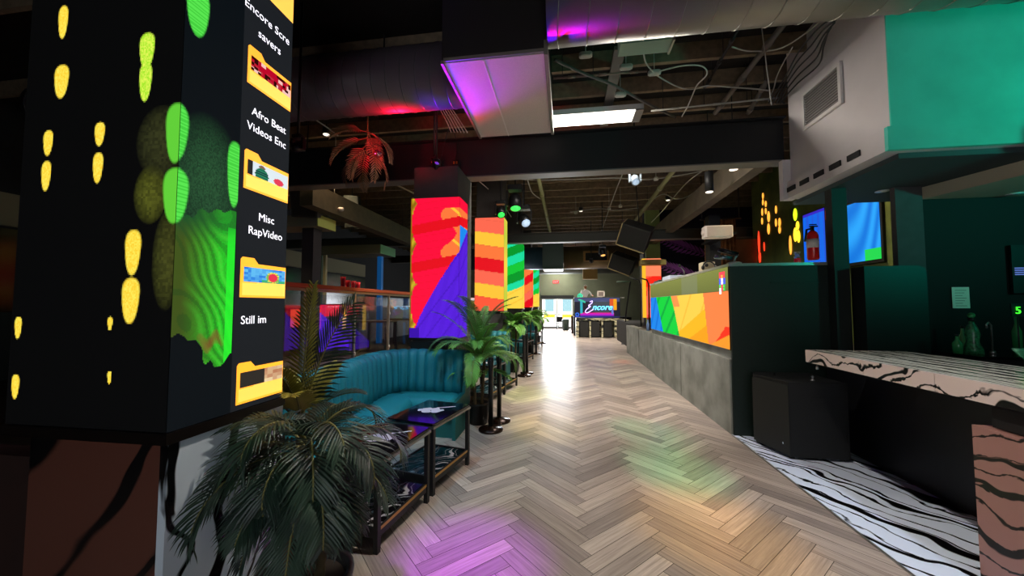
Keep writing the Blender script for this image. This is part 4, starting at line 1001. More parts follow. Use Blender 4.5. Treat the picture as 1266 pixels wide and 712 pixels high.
mb = MB(); mb.box(q.x - .19, q.x + .19, DJY + .16, DJY + .18, 2.06, 2.36, bev=.006); mb.build('lid', mat('lid_pale', 'C8BEB4', .4), t)
bx(q.x - .13, q.x + .13, DJY + .15, DJY + .159, 2.1, 2.3).build('lid_panel', mat('lid_grey', '7A6E68', .5), t)
q = P(717, 366, y=DJY + .25)
t = thing('dj_deck_controller', 'teal-lit deck controller left on top of the dj booth', 'dj controller', (q.x, DJY + .25, 2.04))
mb = MB(); mb.prism([(q.x - .15, DJY + .1, 2.041), (q.x + .13, DJY + .1, 2.041), (q.x + .15, DJY + .1, 2.15), (q.x, DJY + .1, 2.26), (q.x - .12, DJY + .1, 2.18)], (0, .2, 0)); mb.build('body', mat('controller_teal', '3CC0A0', .5, emit='20C090', es=.35), t)
mb = MB(); mb.sphere((q.x - .05, DJY + .09, 2.13), .02); mb.sphere((q.x + .05, DJY + .09, 2.13), .02); mb.build('jog_wheels', K, t)
# trash bin and rope post by the doors
t = thing('litter_bin', 'dark green litter bin in front of the right glass door', 'bin', (.05, 24.6, 0))
mb = MB(); mb.lathe((-.05, 24.6, 0), [(0, 0), (.2, 0), (.24, .62), (.26, .64), (.2, .72), (0, .74)], n=18); mb.build('body', mat('bin_green', '1E3A30', .5), t)
t = thing('door_post', 'slim dark bollard between the bin and dj booth', 'post', (.35, 22.3, 0))
mb = MB(); mb.lathe((.35, 21.8, 0), [(0, 0), (.1, 0), (.08, .05), (.08, .95), (.1, 1.0), (0, 1.05)], n=14); mb.build('body', mat('post_dark_red', '3A1E1C', .5), t)
t = thing('chair', 'black metal chair by the glass doors, left of the bin', 'chair', (-.45, 25.2, 0))
mb = MB(); mb.box(-.65, -.25, 25.0, 25.4, .43, .46); mb.build('seat', K, t); bx(-.65, -.25, 25.38, 25.4, .5, .85).build('backrest', K, t)
for x in (-.63, -.27):
    for y in (25.02, 25.38): bx(x - .012, x + .012, y - .012, y + .012, 0, .43).build('leg', K, t)
# mic boom stand between booth and counter
q = P(778, 424, z=0)
t = thing('microphone_stand', 'tall dark boom stand in front of the far counter wall', 'stand', (2.35, 16.2, 0))
X0 = 2.42; Y0 = 16.0
mb = MB(); mb.lathe((X0, Y0, 0), [(0, 0), (.16, 0), (.15, .03), (0, .03)]); mb.build('base', K, t)
tb([(X0, Y0, .03), (X0 + .05, Y0, 1.2), (X0 + .22, Y0, 2.4), (X0 + .26, Y0, 2.62)], .03).build('pole', DMETAL, t)
tb([(X0 + .26, Y0, 2.62), (X0 - .3, Y0, 2.6)], .03).build('boom', mat('boom_green', '6A8A70', .4), t)
# side block + orange column on the right of aisle
struct('column', bx(3.12, 3.45, 15.5, 16.2, .93, 5.1), mat('column_taupe', '6A6458', .8))
t = thing('led_side_screen', 'red and orange LED screen on the right column beyond the counter', 'led screen', (2.9, 13, 1.1))
a = P(789, 400, y=13.0)
def orr(u, v):
    if u < .2: return lin('FFC030')
    if v < .3: return lin('FF8A60')
    if v < .55: return lin('FF2A1A') if v < .48 - .0 and (v + u * .1) > .36 else lin('FF5A3A')
    return lin('FF7058') if (u * 4 + v * 2) % 1 > .15 else lin('F03828')
raster('screen', (2.55, 12.95, 3.2), (.62, 0, 0), (0, 0, -2.0), 20, 60, orr, SCR, t)
bx(2.55, 3.17, 12.96, 13.05, 1.2, 3.2).build('casing', CASE, t)
struct('trim_13', bx(2.45, 3.25, 12.6, 12.94, 2.95, 3.12), mat('shelf_orange_paint', 'A89060', .7))
struct('column', bx(2.72, 3.18, 13.06, 13.28, .93, 5.05), mat('column_green_paint', '8A9A5A', .8))
for i, x in enumerate((2.35, 2.6)):
    t = thing('stanchion', ['tall thin arched post left of the orange screen', 'tall thin arched post before the orange screen'][i], 'stand', (x, 12.2, .93))
    tb([(x, 12.2, .935), (x, 12.2, 2.3), (x - .05, 12.2, 2.42), (x - .3, 12.2, 2.5)], .022).build('pole', K, t)
    mb = MB(); mb.lathe((x, 12.2, .931), [(0, 0), (.1, 0), (.09, .02), (0, .02)], n=14); mb.build('base', K, t)
for i, x in enumerate((2.2, 2.36)):
    t = thing('bottle', ['clear bottle with red cap left on the far counter', 'clear bottle with red cap right on the far counter'][i], 'bottle', (x, 10.4, .93))
    mb = MB(); mb.lathe((x - .02, 10.4, .931), [(0, 0), (.04, 0), (.04, .18), (.015, .24), (.015, .3), (0, .3)], n=12); mb.build('glass_body', mat('bottle_blue', '88A8E0', .2), t)
    mb = MB(); mb.lathe((x - .02, 10.4, 1.232), [(0, 0), (.018, 0), (.018, .03), (0, .03)], n=10); mb.build('cap', mat('cap_red', 'E05030', .4), t)

# ================================================================== CEILING SERVICES
DUCT = mat('duct_dark', '6A6068', .4, .4, bump=.1)
DUCTR = mat('duct_grey', '8E8C82', .38, .6, bump=.1)
def round_duct(name, label, a, b, r, m, seams=14, seamm=None):
    t = thing(name, label, 'duct', ((a[0] + b[0]) / 2, (a[1] + b[1]) / 2, a[2]))
    mb = MB(); mb.tube([a, b], r, n=40); mb.build('duct_body', m, t)
    A, B = Vector(a), Vector(b); d = (B - A).normalized()
    mb = MB()
    for k in range(seams):
        c = A.lerp(B, (k + .5) / seams); pts = []
        for q in range(33):
            th = 2 * pi * q / 32; pts.append(c + Vector((.04 * sin(th) * d.x, cos(th) * (r + .002), sin(th) * (r + .002))))
        mb.tube(pts, .006, n=5, cap=False)
    mb.build('seam_ribs', seamm or m, t)
    for k in range(3):
        c = A.lerp(B, (k + .5) / 3); tb([(c.x, c.y, c.z + r), (c.x, c.y, 5.1)], .01, n=6).build('hanger_rod', DMETAL, t)
    return t
round_duct('round_duct', 'large dark round duct at upper left joining the white box duct', (-7.5, 4.3, 4.46), (-1.26, 4.3, 4.46), .37, DUCT, 34, mat('seam_pale', '6A686C', .4, .5))
round_duct('round_duct', 'grey round duct across the top right above the soffit', (-.16, 3.4, 4.465), (6.9, 3.4, 4.465), .35, DUCTR, 26)
# box duct
t = thing('box_duct', 'white-bottomed rectangular duct box hanging by the round ducts', 'duct', (-.4, 4.3, 4.1))
x0, x1, y0, y1 = -1.22, -.2, 3.52, 5.19
BW = mat('box_duct_white', 'D8CCC4', .6, noise=.08, ns=60, bump=.2)
bx(x0, x1, y0, y1, 4.08, 4.095).build('bottom_panel', BW, t)
mb = MB(); mb.box(x0 - .02, x1 + .02, y0 - .02, y1, 4.097, 5.0); mb.build('side_panels', mat('box_duct_dark', '2A2828', .5, .2), t)
mb = MB(); mb.box(x0 - .03, x0 - .001, y0 - .03, y1 + .01, 4.06, 4.096); mb.box(x1 + .001, x1 + .04, y0 - .03, y1 + .01, 4.05, 4.2); mb.box(x0, x1, y0 - .03, y0 - .001, 4.085, 4.12); mb.build('edge_flange', mat('flange_grey', '8C867E', .5, .4), t)
bx(x0 + .4, x0 + .415, y0, y1, 4.072, 4.079).build('seam_strip', mat('seam_white', 'E8E0DC', .6), t)
# small green access box
a = P(762, 68, z=4.45); b = P(832, 40, z=4.45)
t = thing('duct_branch', 'short pale green duct branch under the grey round duct', 'duct', (a.x, a.y, 4.4))
bx(.57, 1.08, 3.77, 3.97, 4.28, 4.6).build('duct_body', mat('duct_green_pale', '8AA894', .5), t)
for x_ in (.65, 1.0): tb([(x_, 3.87, 4.6), (x_, 3.87, 5.1)], .008, n=6).build('hanger_rod', DMETAL, t)
bx(1.081, 1.1, 3.76, 3.98, 4.26, 4.6).build('flange', METAL, t)
# ceiling light
t = thing('ceiling_light', 'bright white fluorescent troffer just above the black beam', 'ceiling light', (.5, 5.95, 4.6))
bx(-.3, 1.2, 5.73, 6.12, 4.62, 4.7).build('housing', WHITE, t)
bx(-.27, 1.07, 5.75, 6.1, 4.605, 4.619).build('diffuser', mat('troffer_diffuser', 'FFFFFF', .5, emit='FFF8EC', es=6), t)
bx(1.08, 1.2, 5.73, 6.12, 4.6, 4.619).build('end_plate', METAL, t)
lamp('AREA', 'troffer_light', (.4, 5.92, 4.59), (.4, 5.92, 0), 'FFF6EA', 70, 1.3, size_y=.33)
# far duct
round_duct('round_duct', 'blue round duct far left behind second beam', (-6, 15.6, 3.62), (-.95, 15.6, 3.62), .48, mat('duct_blue', '4A6A84', .35, .5), 8)
round_duct('round_duct', 'brown round duct far right behind second beam', (-.09, 15.6, 3.62), (2.9, 15.6, 3.62), .48, mat('duct_brown', '6A5A40', .4, .4), 6)
t = thing('box_duct', 'square grey duct box with white underside in the distance', 'duct', (-.5, 15.6, 3.2))
bx(-.95, -.1, 15.0, 16.15, 3.12, 4.4).build('duct_body', mat('duct_slate', '4A5A58', .5, .3), t); bx(-.93, -.12, 15.0, 16.13, 3.09, 3.118).build('bottom_panel', mat('duct_white_bottom', 'D8DCD8', .5), t)
t = thing('duct_vent', 'amber rectangular vent on the brown far duct', 'vent', (1.2, 15.1, 3.6))
bx(.7, 1.7, 15.0, 15.105, 3.4, 3.8).build('box', mat('vent_amber', '8A6428', .6), t); bx(.78, 1.62, 14.98, 14.999, 3.42, 3.72).build('grille', KD, t)
tag(bx(.95, 1.75, 21.0, 21.4, 3.1, 5.05).build('hanging_duct_drop', mat('duct_amber', '9A7A40', .6)), 'square amber-toned duct drop above the dj booth', 'duct')
round_duct('round_duct', 'long grey duct high above the far doors', (-5, 23.4, 4.0), (4, 23.4, 4.0), .4, mat('duct_far_grey', '6A706A', .5, .3), 6)

# pipes
def pipe(label, a, b, r=.03, m=None, joints=3, name='ceiling_pipe'):
    t = thing(name, label, 'pipe', a); tb([a, b], r, n=10).build('tube', m or PIPE, t)
    A, B = Vector(a), Vector(b); mb = MB()
    for k in range(joints):
        c = A.lerp(B, (k + .6) / joints); d = (B - A).normalized() * .05; tb([c - d, c + d], r * 1.35, n=10).build('coupling', m or PIPE, t)
    for k in range(joints):
        c = A.lerp(B, (k + .3) / joints)
        if c.z < 4.95: tb([c + Vector((0, 0, r)), Vector((c.x, c.y, 5.1))], .005, n=5).build('hanger_rod', DMETAL, t)
pipe('olive pipe running down the hall left of centre', P(665, 217, z=4.3), P(681, 290, z=4.3), .045, mat('pipe_olive', '8A8A60', .5))
pipe('thin pipe running down the hall right of centre', P(835, 208, z=4.4), P(776, 285, z=4.4), .05, mat('pipe_olive', '8A8A60', .5))
pipe('diagonal grey pipe above the beam at right', P(975, 22, z=4.75), P(884, 140, z=4.75), .035, mat('pipe_taupe', '6A625A', .5))
pipe('second thin pipe near the soffit above beam', P(948, 100, z=4.7), P(925, 140, z=4.7), .03, mat('pipe_taupe', '6A625A', .5))
pipe('black twin rod pipe above the beam in the middle', P(916, 30, z=4.8), P(872, 108, z=4.8), .018, DMETAL)
pipe('horizontal conduit crossing the ceiling bay', P(684, 97, z=4.7), P(800, 88, z=4.7), .014, mat('conduit_rust', '8A7468', .5))
pipe('white conduit sloping above the right half of beam', P(805, 137, z=4.55), P(962, 121, z=4.55), .012, CABLEW)
pipe('thin white conduit at far left ceiling', P(420, 195, z=4.4), P(560, 262, z=4.4), .02, mat('pipe_pale', '9A947A', .5))
pipe('pale long pipe across the left room ceiling', P(355, 230, z=4.0), P(520, 300, z=4.0), .03, mat('pipe_olive', '8A8A60', .5))
# flat strap
tag(bx(.62, .76, 4.6, 6.6, 4.8, 4.85).build('ceiling_strap', mat('strap_grey', '6E6862', .6)), 'flat grey metal strap fixed under the joists', 'strap')
# cables
def cable(label, pts, r=.008, m=None, name='ceiling_cable'):
    o = MB(); o.tube(bez(pts, max(14, len(pts) * 8))[0], r, n=6); return tag(o.build(name, m or CABLEW), label, 'cable')
def PP(l, z): return [P(a, b, z=z + .02 * ((i * 7) % 3)) for i, (a, b) in enumerate(l)]
cable('looping white cable hanging in the middle ceiling bay', PP([(795, 64), (800, 80), (815, 95), (840, 108), (858, 110), (875, 106), (905, 108), (935, 110), (950, 112)], 4.6), .009)
cable('white cable loop dropping to the beam', PP([(815, 88), (845, 81), (868, 82), (874, 92), (862, 105), (856, 118), (850, 132), (843, 144)], 4.55), .009)
cable('straight white cord hanging near the soffit', [P(941, 28, y=4.6), P(945, 60, y=4.6), P(950, 100, y=4.6), P(954, 130, y=4.6)], .006)
cable('long pale cable near the top right vent', PP([(905, 58), (925, 63), (955, 62), (975, 55), (1000, 38), (1015, 25)], 4.7), .009)
cable('drooping cable beside the soffit corner', PP([(980, 58), (970, 75), (960, 95), (957, 108), (950, 125)], 4.65), .008)
for i in range(5):
    cable('%s black coiled cable hung by the soffit' % ['uppermost', 'thin', 'thick', 'lower', 'loose'][i], PP([(1040 - i * 4, 18 + i * 5), (1018, 30 + i * 7), (1000 + i * 3, 48 + i * 8), (985, 68 + i * 9), (968, 100 + i * 6), (950 + i * 5, 128)], 4.45), .009, CABLEK)
cable('dark cable running diagonally over the ceiling light', PP([(686, 74), (720, 90), (760, 106), (800, 128), (835, 145)], 4.65), .02, mat('cable_grey', '5A5652', .6))
for i in range(6):
    cable('%s strand of the white cable bundle under the round duct' % ['first', 'second', 'third', 'fourth', 'fifth', 'sixth'][i], [P(540 + i * 2, 124, y=4.8), P(544 + i * 3, 135, y=5.0), P(552 + i * 3.4, 150, y=5.2), P(558 + i * 4, 164, y=5.42)], .006)
cable('thin cable falling to the left beam socket', [P(556, 155, y=5.45), P(550, 175, y=5.46), P(545, 198, y=5.47)], .006, CABLEK)
cable('thin cable falling to the right beam socket', [P(560, 158, y=5.45), P(565, 178, y=5.46), P(563, 198, y=5.47)], .006, CABLEK)
cable('pale cable at upper left below the round duct', PP([(372, 135), (390, 148), (405, 158), (418, 168)], 4.3), .01)
for i, (px, py) in enumerate(((542, 201), (563, 201))):
    p = P(px, py, y=5.5); t = thing('wall_socket', ['left black socket box on the beam face', 'right socket box on the beam face with amber light'][i], 'socket', (p.x, 5.54, p.z))
    bx(p.x - .05, p.x + .05, 5.5, 5.565, p.z - .05, p.z + .05).build('box', DMETAL, t)
    for s in (-1, 1): bx(p.x + s * .022 - .012, p.x + s * .022 + .012, 5.495, 5.5, p.z - .02, p.z + .02).build('outlet', mat('outlet_amber', 'C07020', .5) if i else K, t)
for i, (px, py, lab) in enumerate(((724, 68, 'oval white junction box near the grey duct'), (774, 83, 'small white junction box above the strap'), (809, 90, 'white junction box where the cable loops start'), (767, 117, 'pale clip box above the ceiling light'))):
    p = P(px, py, z=4.65); mb = MB(); mb.box(p.x - .08, p.x + .08, p.y - .04, p.y + .04, 4.62, 4.68, bev=.02); mb.tube([(p.x, p.y, 4.68), (p.x, p.y, 5.1)], .006, n=5); tag(mb.build('junction_box', CABLEW), lab, 'junction box')
# far ceiling cables
rc = random.Random(4)
names = ['white sagging cable just past the beam', 'pale cable across the mid ceiling', 'thin cable along the right beam', 'cable draped toward the hanging speaker', 'white cable near the spot fixtures', 'short cable loop by the olive pipe', 'far cable over the second beam', 'thin diagonal cable at ceiling centre']
for i, pts in enumerate(([(610, 215), (650, 222), (700, 222), (760, 220), (800, 222), (850, 215), (880, 208)], [(705, 262), (740, 258), (760, 260), (790, 257)], [(870, 210), (850, 225), (832, 245), (815, 265), (790, 290)], [(868, 230), (850, 243), (835, 246), (820, 240), (805, 248)], [(590, 222), (605, 235), (620, 250), (632, 268)], [(652, 222), (658, 238), (668, 246)], [(690, 298), (710, 288), (740, 292), (770, 285)], [(770, 214), (756, 250), (744, 285)])):
    cable(names[i], PP(pts, 4.45), .012)
# small devices in the far ceiling
for i, (px, py) in enumerate(((712, 262), (753, 257), (767, 254), (811, 220))):
    p = P(px, py, z=4.45); mb = MB(); mb.lathe((p.x, p.y, 4.4), [(0, 0), (.05, 0), (.05, .05), (.02, .08), (0, .08)], n=12); mb.tube([(p.x, p.y, 4.48), (p.x, p.y, 5.1)], .006, n=5); tag(mb.build('smoke_detector', CABLEW), ['left', 'centre', 'right of centre', 'front'][i] + ' small pale sensor on the far ceiling cables', 'detector')

# ---- stage lights
def moving_head(label, p, tgt, color, power, angle=30, lens='C8E0FF', ls=.5, s=1.0, hang=5.1, body=None, size=.06, blend=1):
    p = Vector(p); t = thing('stage_light', label, 'stage light', p, 0, None)
    m = body or DMETAL
    mb = MB(); mb.box(p.x - .1 * s, p.x + .1 * s, p.y - .08 * s, p.y + .08 * s, p.z + .16 * s, p.z + .23 * s, bev=.015); mb.build('base_box', m, t)
    tb([(p.x, p.y, p.z + .23 * s), (p.x, p.y, hang)], .015).build('hanger', DMETAL, t)
    for k in (-1, 1): bx(p.x + k * .11 * s - .012, p.x + k * .11 * s + .012, p.y - .04 * s, p.y + .04 * s, p.z - .05 * s, p.z + .16 * s).build('yoke_arm', m, t)
    d = (Vector(tgt) - p).normalized(); R = d.to_track_quat('Z', 'Y').to_matrix().to_4x4(); M = Matrix.Translation(p) @ R
    mb = MB(); mb.lathe((0, 0, 0), [(0, -.12 * s), (.06 * s, -.12 * s), (.085 * s, -.06 * s), (.09 * s, .1 * s), (0, .1 * s)], n=20, M=M); mb.build('head', m, t)
    mb = MB(); mb.lathe((0, 0, 0), [(0, .101 * s), (.07 * s, .101 * s), (.05 * s, .115 * s), (0, .12 * s)], n=20, M=M); mb.build('lens', gmat('lens_' + lens, lens, ls), t)
    if power: lamp('SPOT', 'stage_beam', tuple(p + d * .16 * s), tgt, color, power, size, angle, blend)
    return t
def pz(px, py, y): return P(px, py, y=y)
moving_head('grey moving head light hanging under the beam centre', pz(785, 222, 6.4), (1.5, 3.2, 0), 'FFD9A0', 22, 30, lens='B0C8E0', ls=.8, s=.8, body=mat('head_grey', '8A98A4', .4))
moving_head('black moving head hanging behind the beam at left', pz(637, 250, 8.0), (-.75, 6.8, 0), 'D8FF40', 240, 24, s=1.6, lens='40FF60', ls=1)
moving_head('second black moving head lower in the left cluster', pz(648, 272, 8.6), (1.0, 5.0, 0), '40FFB0', 380, 12, s=1.5)
moving_head('small stage light with green glow by the column tops', pz(619, 262, 7.6), (-.3, 5.0, 0), 'FFE030', 260, 16, s=1.0, lens='30FF50', ls=1.2)
moving_head('dark stage light near the far ceiling centre', pz(745, 312, 11.8), (1.6, 11, 0), 'FF5A20', 150, 16, s=1.0, lens='FFB060', ls=1.5)
moving_head('tiny amber stage light over the dj booth', pz(731, 323, 14.4), (1.3, 17.5, 0), 'FFC070', 40, 50, s=.6, lens='FFD890', ls=4)
moving_head('stage light washing the bar side soffit teal', (5.8, 1.7, 2.5), (4.9, 3.9, 3.9), '00F0D0', 105, 120, s=1.0)
moving_head('added stage light throwing purple on the white duct box', (-1.75, 4.76, 3.52), (-1.25, 4.0, 4.1), '5000FF', 75, 80, s=.42, ls=.4, lens='8A50FF')  # added lamp for the purple tint on the duct box
moving_head('added stage light throwing red on the hanging palm spray', (-3.0, 3.7, 3.4), (-2.45, 4.55, 3.85), 'FF1838', 60, 60, s=.6, ls=.3, lens='FF4060')  # added lamp hidden behind the near column to redden the palm spray
moving_head('stage light throwing magenta on the near floor', (-.1, .4, 4.4), (-.6, 2.3, 0), 'B810FF', 900, 15, s=.7)
moving_head('added stage light throwing red under the round duct', (-1.95, 5.2, 3.72), (-1.75, 4.35, 4.1), 'FF1038', 110, 110, s=.45, ls=.4, lens='FF4060')  # added lamp standing in for the column screen's red light
moving_head('stage light throwing amber on the near floor', (2.2, .2, 4.3), (1.05, 2.9, 0), 'FFC020', 420, 15, s=.7)
moving_head('stage light throwing green on the near floor', (2.4, .5, 4.3), (1.05, 3.9, 0), '30FFA0', 460, 12, s=.7)
# cylinder pendants
for i, (px, y0_, y1_) in enumerate(((877, 213, 237), (907, 200, 209))):
    p = P(px, y1_, y=6.6 if i == 0 else 5.9); t = thing('cylinder_downlight', ['black cylinder downlight hanging by the long beam', 'black cylinder downlight close behind the black beam'][i], 'ceiling light', (p.x, p.y, p.z))
    mb = MB(); mb.lathe((p.x, p.y, p.z), [(0, .0), (.068, 0), (.068, .34), (0, .34)], n=24); mb.build('shade', K, t)
    mb = MB(); mb.lathe((p.x, p.y, p.z - .012), [(0, 0), (.058, 0), (.058, .011), (0, .011)], n=24); mb.build('lens', gmat('warm_lens', 'FFF0E0', 1.5), t)
    tb([(p.x, p.y, p.z + .34), (p.x, p.y, 5.09)], .008).build('cord', CABLEK, t)
# hanging speakers
def hang_speaker(label, c, yaw, pitch, w, h, d, name='hanging_speaker', edge=None, roll=0, hang=5.09):
    c = Vector(c); t = thing(name, label, 'speaker', c); M = Matrix.Translation(c) @ Matrix.Rotation(yaw, 4, 'Z') @ Matrix.Rotation(pitch, 4, 'X') @ Matrix.Rotation(roll, 4, 'Y')
    mb = MB(); mb.box(-w / 2, w / 2, -d / 2, d / 2, -h / 2, h / 2, M=M, bev=.01); mb.build('cabinet', mat('pa_black', '1A1A1A', .6), t)
    mb = MB(); mb.box(-w / 2 + .03, w / 2 - .03, -d / 2 - .012, -d / 2 - .001, -h / 2 + .03, h / 2 - .03, M=M); mb.build('grille', mat('pa_grille', '0E0E0E', .8), t)
    if edge:
        mb = MB(); mb.box(-w / 2 - .02, -w / 2 - .001, -d / 2 - .02, d / 2, -h / 2, h / 2, M=M); mb.build('side_board', edge, t)
        mb = MB(); mb.box(-w / 2, w / 2, -d / 2 - .02, d / 2, -h / 2 - .02, -h / 2 - .001, M=M); mb.build('bottom_board', edge, t)
    tb([M @ Vector((0, 0, h / 2)), (c.x, c.y, hang)], .012).build('hanger', DMETAL, t)
hang_speaker('large black speaker hung tilted over the aisle right side', P(786, 291, y=9.5), radians(-25), radians(25), .7, .55, .5, edge=mat('ply_edge', 'A89468', .6), roll=radians(25))
hang_speaker('black speaker hung behind the large tilted one', P(770, 325, y=13.5), radians(-25), radians(20), .8, .55, .5, edge=mat('ply_edge', 'A89468', .6), roll=radians(25))
hang_speaker('black speaker hung over the left room near column', P(379, 245, y=6.2), radians(20), radians(15), .45, .7, .35)
hang_speaker('smaller black speaker hung further back in left room', P(436, 262, y=8.6), radians(20), radians(15), .35, .8, .35)
p = P(413, 260, y=6.5); mb = MB(); mb.tube([p, p + Vector((.12, 0, .02)), p + Vector((.2, -.05, 0))], .04); mb.tube([p, (p.x, p.y, 5.09)], .008, n=5); tag(mb.build('security_camera', CABLEW), 'small white camera below the left room ceiling', 'camera')

# ================================================================== LEFT ROOM behind the railing
struct('floor_left_platform', bx(-9.4, -3.3, 1.5, 17, .0, .5), mat('platform_dark', '2A221E', .6))
RX = -3.5
t = thing('glass_railing', 'glass railing with lit top rail on the left platform', 'railing', (RX, 6, .5))
RAILM = mat('rail_top_red_lit', 'D0654A', .3, .2)  # red light on the rail put into its colour
bx(RX - .06, RX + .06, 2.0, 16.5, 1.84, 1.9, bev=.01).build('top_rail', RAILM, t)
bx(RX - .02, RX + .02, 2.0, 16.5, 1.8, 1.835).build('handrail_strip', METAL, t)
GL = mat('railing_glass', 'E8F4F4', .03, trans=1, alpha=.3)
ys = [2.1, 3.35] + [P(p, 400, x=RX).y for p in (367, 425, 463, 494)] 
ys = sorted(set([2.1, 3.3, 4.5, 5.7, 6.9, 8.1, 9.3, 10.5, 11.7, 12.9, 14.1, 15.3, 16.4]))
for i, y in enumerate(ys):
    bx(RX - .02, RX + .02, y - .02, y + .02, .5, 1.8).build('post', mat('railing_post', 'C8C4BC', .3, .6), t)
    if i < len(ys) - 1: bx(RX - .005, RX + .005, y + .04, ys[i + 1] - .04, .56, 1.76).build('glass_panel', GL, t)
    mb = MB()
    for z in (.8, 1.45): mb.sphere((RX + .022, y, z), .035, n=10, sc=(.5, 1, 1))
    mb.build('clamp', mat('clamp_pale', 'D0CCC8', .4), t)
WPM = mat('wood_panelling', '5A3428', .6, noise=.4, ns=5)
tW = thing('left_bar_front', 'brown wood panelled bar front behind the glass railing', 'bar', (-6, 9, .5))
bx(-6.3, -6.0, 4.0, 15.5, .5, 1.55).build('front', WPM, tW); bx(-6.4, -5.9, 3.9, 15.6, 1.551, 1.6).build('top', mat('bar_top_red', '7A4030', .4), tW)
scs = thing('led_bar_reflection', 'small orange-red LED reflection panel on the wood bar front', 'led screen', (-5.98, 6, 1))  # glowing panel stands for an LED reflection in the railing glass
raster('screen', (-5.985, 7.3, 1.52), (0, 1.6, 0), (0, 0, -.4), 20, 8, lambda u, v: mix(lin('E0482A'), lin('FF7A4A'), 1 if u > .5 else 0), SCR, scs)
bx(-5.998, -5.988, 7.28, 8.92, 1.1, 1.54).build('casing', CASE, scs)
# purple/blue LED reflection in the glass, built as a glowing panel
scs = thing('led_floor_reflection', 'violet and blue LED reflection low behind the glass near upright palm', 'led screen', (-5.2, 4.6, .5))
raster('screen', (-4.9, 6.5, 1.62), (.0, 1.3, 0), (0, 0, -.95), 20, 24, lambda u, v: C['yel'] if .78 < u < .88 and v < .6 else (C['purple'] if v > .1 + .9 * (u - .15) else (C['red'] if u < .7 and v < .25 else (.02, .01, .03))), SCR, scs)
bx(-4.96, -4.905, 6.48, 7.82, .5, 1.64).build('casing', CASE, scs)
# furniture seen through the glass
for k, y in enumerate((8.5, 9.9, 11.6)):
    t = thing('bar_table', ['nearest', 'middle', 'furthest'][k] + ' dark square table behind the glass railing', 'table', (-4.6, y, .5), 0, 'tables on the left platform')
    bx(-5.0, -4.2, y - .3, y + .3, 1.2, 1.24).build('table_top', mat('table_brown', '4A3A34', .4), t)
    for sx in (-4.96, -4.24):
        for sy in (-.26, .26): bx(sx - .025, sx + .025, y + sy - .025, y + sy + .025, .5, 1.2).build('leg', K, t)
# canopy and posts
GRC = mat('canopy_grey', '6E705E', .8); LIT = mat('canopy_lime_lit_end', 'B8C468', .7)  # coloured light on the canopy ends put into their paint
def canopy(label, px0, px1, pyt, pyb, y, d, litm):
    a = P(px0, pyb, y=y); b = P(px1, pyt, y=y)
    t = thing('canopy_beam', label, 'beam', (b.x, y, a.z)); zb = P(px1, pyb, y=y).z
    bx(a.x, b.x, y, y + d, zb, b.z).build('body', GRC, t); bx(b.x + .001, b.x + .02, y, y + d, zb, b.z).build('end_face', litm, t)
canopy('pale grey canopy beam with lime-lit end behind near column', 250, 392, 265, 279, 6.3, .55, LIT)
canopy('longer pale canopy beam with mint-lit end further back', 388, 470, 302, 313, 9.6, .9, mat('canopy_mint_lit_end', '8AD0A0', .7))
def vpost(label, px, wpx, y, z1, m, z0=.5):
    a = P(px, 350, y=y); b = P(px + wpx, 350, y=y); tag(bx(a.x, b.x, y, y + (b.x - a.x), z0, z1).build('room_post', m), label, 'post')
vpost('dark post under the near canopy beam', 372, 14, 6.45, P(372, 279, y=6.3).z - .01, mat('post_slate', '2C2C34', .7))
vpost('slim cream post in the left room', 399, 3, 9.7, P(399, 313, y=9.6).z - .01, mat('post_cream', 'B8B088', .7))
vpost('green-grey post in the left room', 391, 6, 9.8, P(392, 313, y=9.6).z - .01, mat('post_greengrey', '5A7A60', .7))
vpost('dark blue lit post left of the first column', 466, 5, 10.2, 3.3, mat('post_blue_glow', '1468A8', .6, emit='1468B8', es=.25))  # blue light put into the post as a faint glow
tag(bx(-9.39, -9.3, 3, 16, .5, 2.9).build('wall_mirror', mat('dark_mirror', '14201A', .15)), 'dark mirrored panel along the left room wall', 'mirror')
tag(bx(-9.38, -9.3, 3, 16, 2.95, 3.5).build('wall_band', mat('band_beige', '8A8466', .8)), 'beige wall band above the mirrored panel', 'panel')
tag(bx(-9.0, -8.2, 4, 16, .5, 1.5).build('left_room_sofa', mat('sofa_dark', '203030', .7)), 'dark low bench along the left room wall', 'bench')
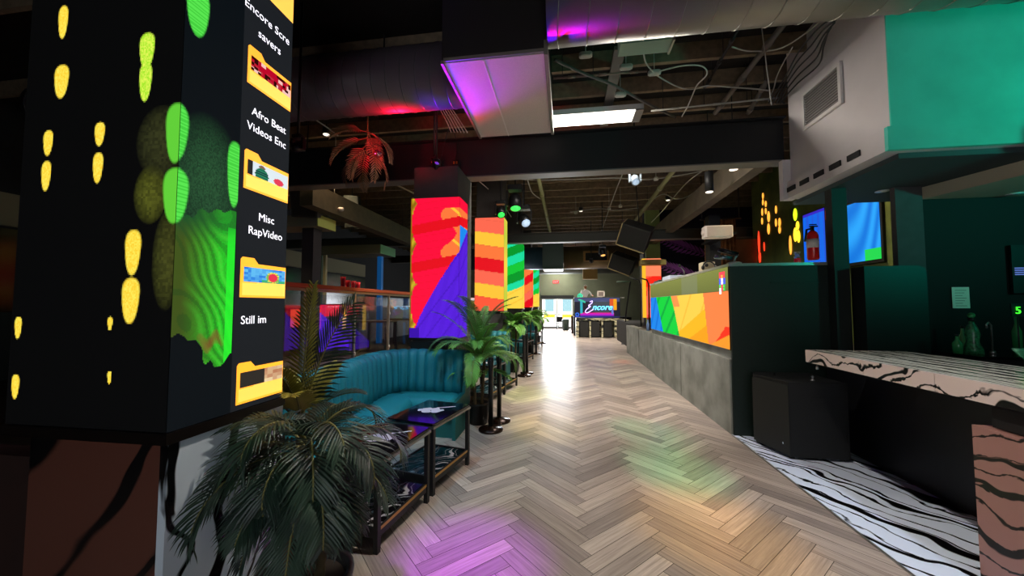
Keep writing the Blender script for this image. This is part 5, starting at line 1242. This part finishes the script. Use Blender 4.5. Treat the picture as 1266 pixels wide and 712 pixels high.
for i, px in enumerate((424, 430, 437, 443)):
    p = P(px, 347, x=RX); mb = MB(); h = (.16, .11, .11, .1)[i]
    mb.lathe((RX, p.y, 1.901), [(0, 0), (.03, 0), (.04, h), (.036, h), (.028, .01), (0, .01)], n=14)
    tag(mb.build('cup', mat('cup_red', 'E02840', .4)), ['tall red cup at left of the railing cups', 'second red cup on the railing', 'third red cup on the railing', 'right-hand red cup on the railing'][i], 'cup', 'red cups on the railing')
# added hall fill: can lights put in to brighten aisle, booth and walls
def downlight(label, x, y, power, col='FFF4E4', z=4.84, angle=110, tgt=None):
    t = thing('added_fill_can', label, 'ceiling light', (x, y, z))
    mb = MB(); mb.lathe((x, y, z - .12), [(0, .0), (.07, 0), (.07, .12), (0, .12)], n=18); mb.build('can', K, t)
    mb = MB(); mb.lathe((x, y, z - .131), [(0, 0), (.055, 0), (.055, .01), (0, .01)], n=18); mb.build('lens', gmat('warm_lens', 'FFF0E0', 1.5), t)
    tb([(x, y, z), (x, y, 5.09)], .01).build('stem', K, t)
    lamp('SPOT', 'added_fill_beam', (x, y, z - .14), tgt or (x, y, 0), col, power, .06, angle, 1)
downlight('added can light above the aisle before the camera', .5, 2.4, 330)
downlight('added can light above the aisle past the black beam', .5, 7.6, 480)
downlight('added can light above the aisle by the third column', .5, 12.2, 480)
downlight('added can light above the aisle before the dj booth', .8, 16.9, 800)
downlight('added can light above the far doors', -.4, 22.0, 1500)
downlight('added can light over the bar floor marble', 2.55, 2.9, 120, col='E4EEFF', angle=46)
downlight('added can light above the left platform', -5.2, 8.0, 330, col='FFE8B0')
downlight('added can light at the back of the left platform', -7.2, 6.0, 300, col='FFE8B0')
downlight('added can light above the teal booth', -1.6, 2.5, 240, col='A8E0FF', angle=60, tgt=(-1.9, 4.1, .6))
downlight('added can light above the stage behind the counter', 4.1, 6.9, 240, col='FFE8B0')
downlight('added can light above the stage by the leaf wall', 3.0, 11.3, 260, col='F0FFC0')
downlight('added can light close to the far door wall', -.5, 25.2, 330, angle=165)
downlight('added can light in front of the dj booth', 1.5, 17.9, 420, angle=120)
downlight('added can light low over the left tables', -4.3, 6.0, 200, col='FFC8A0')
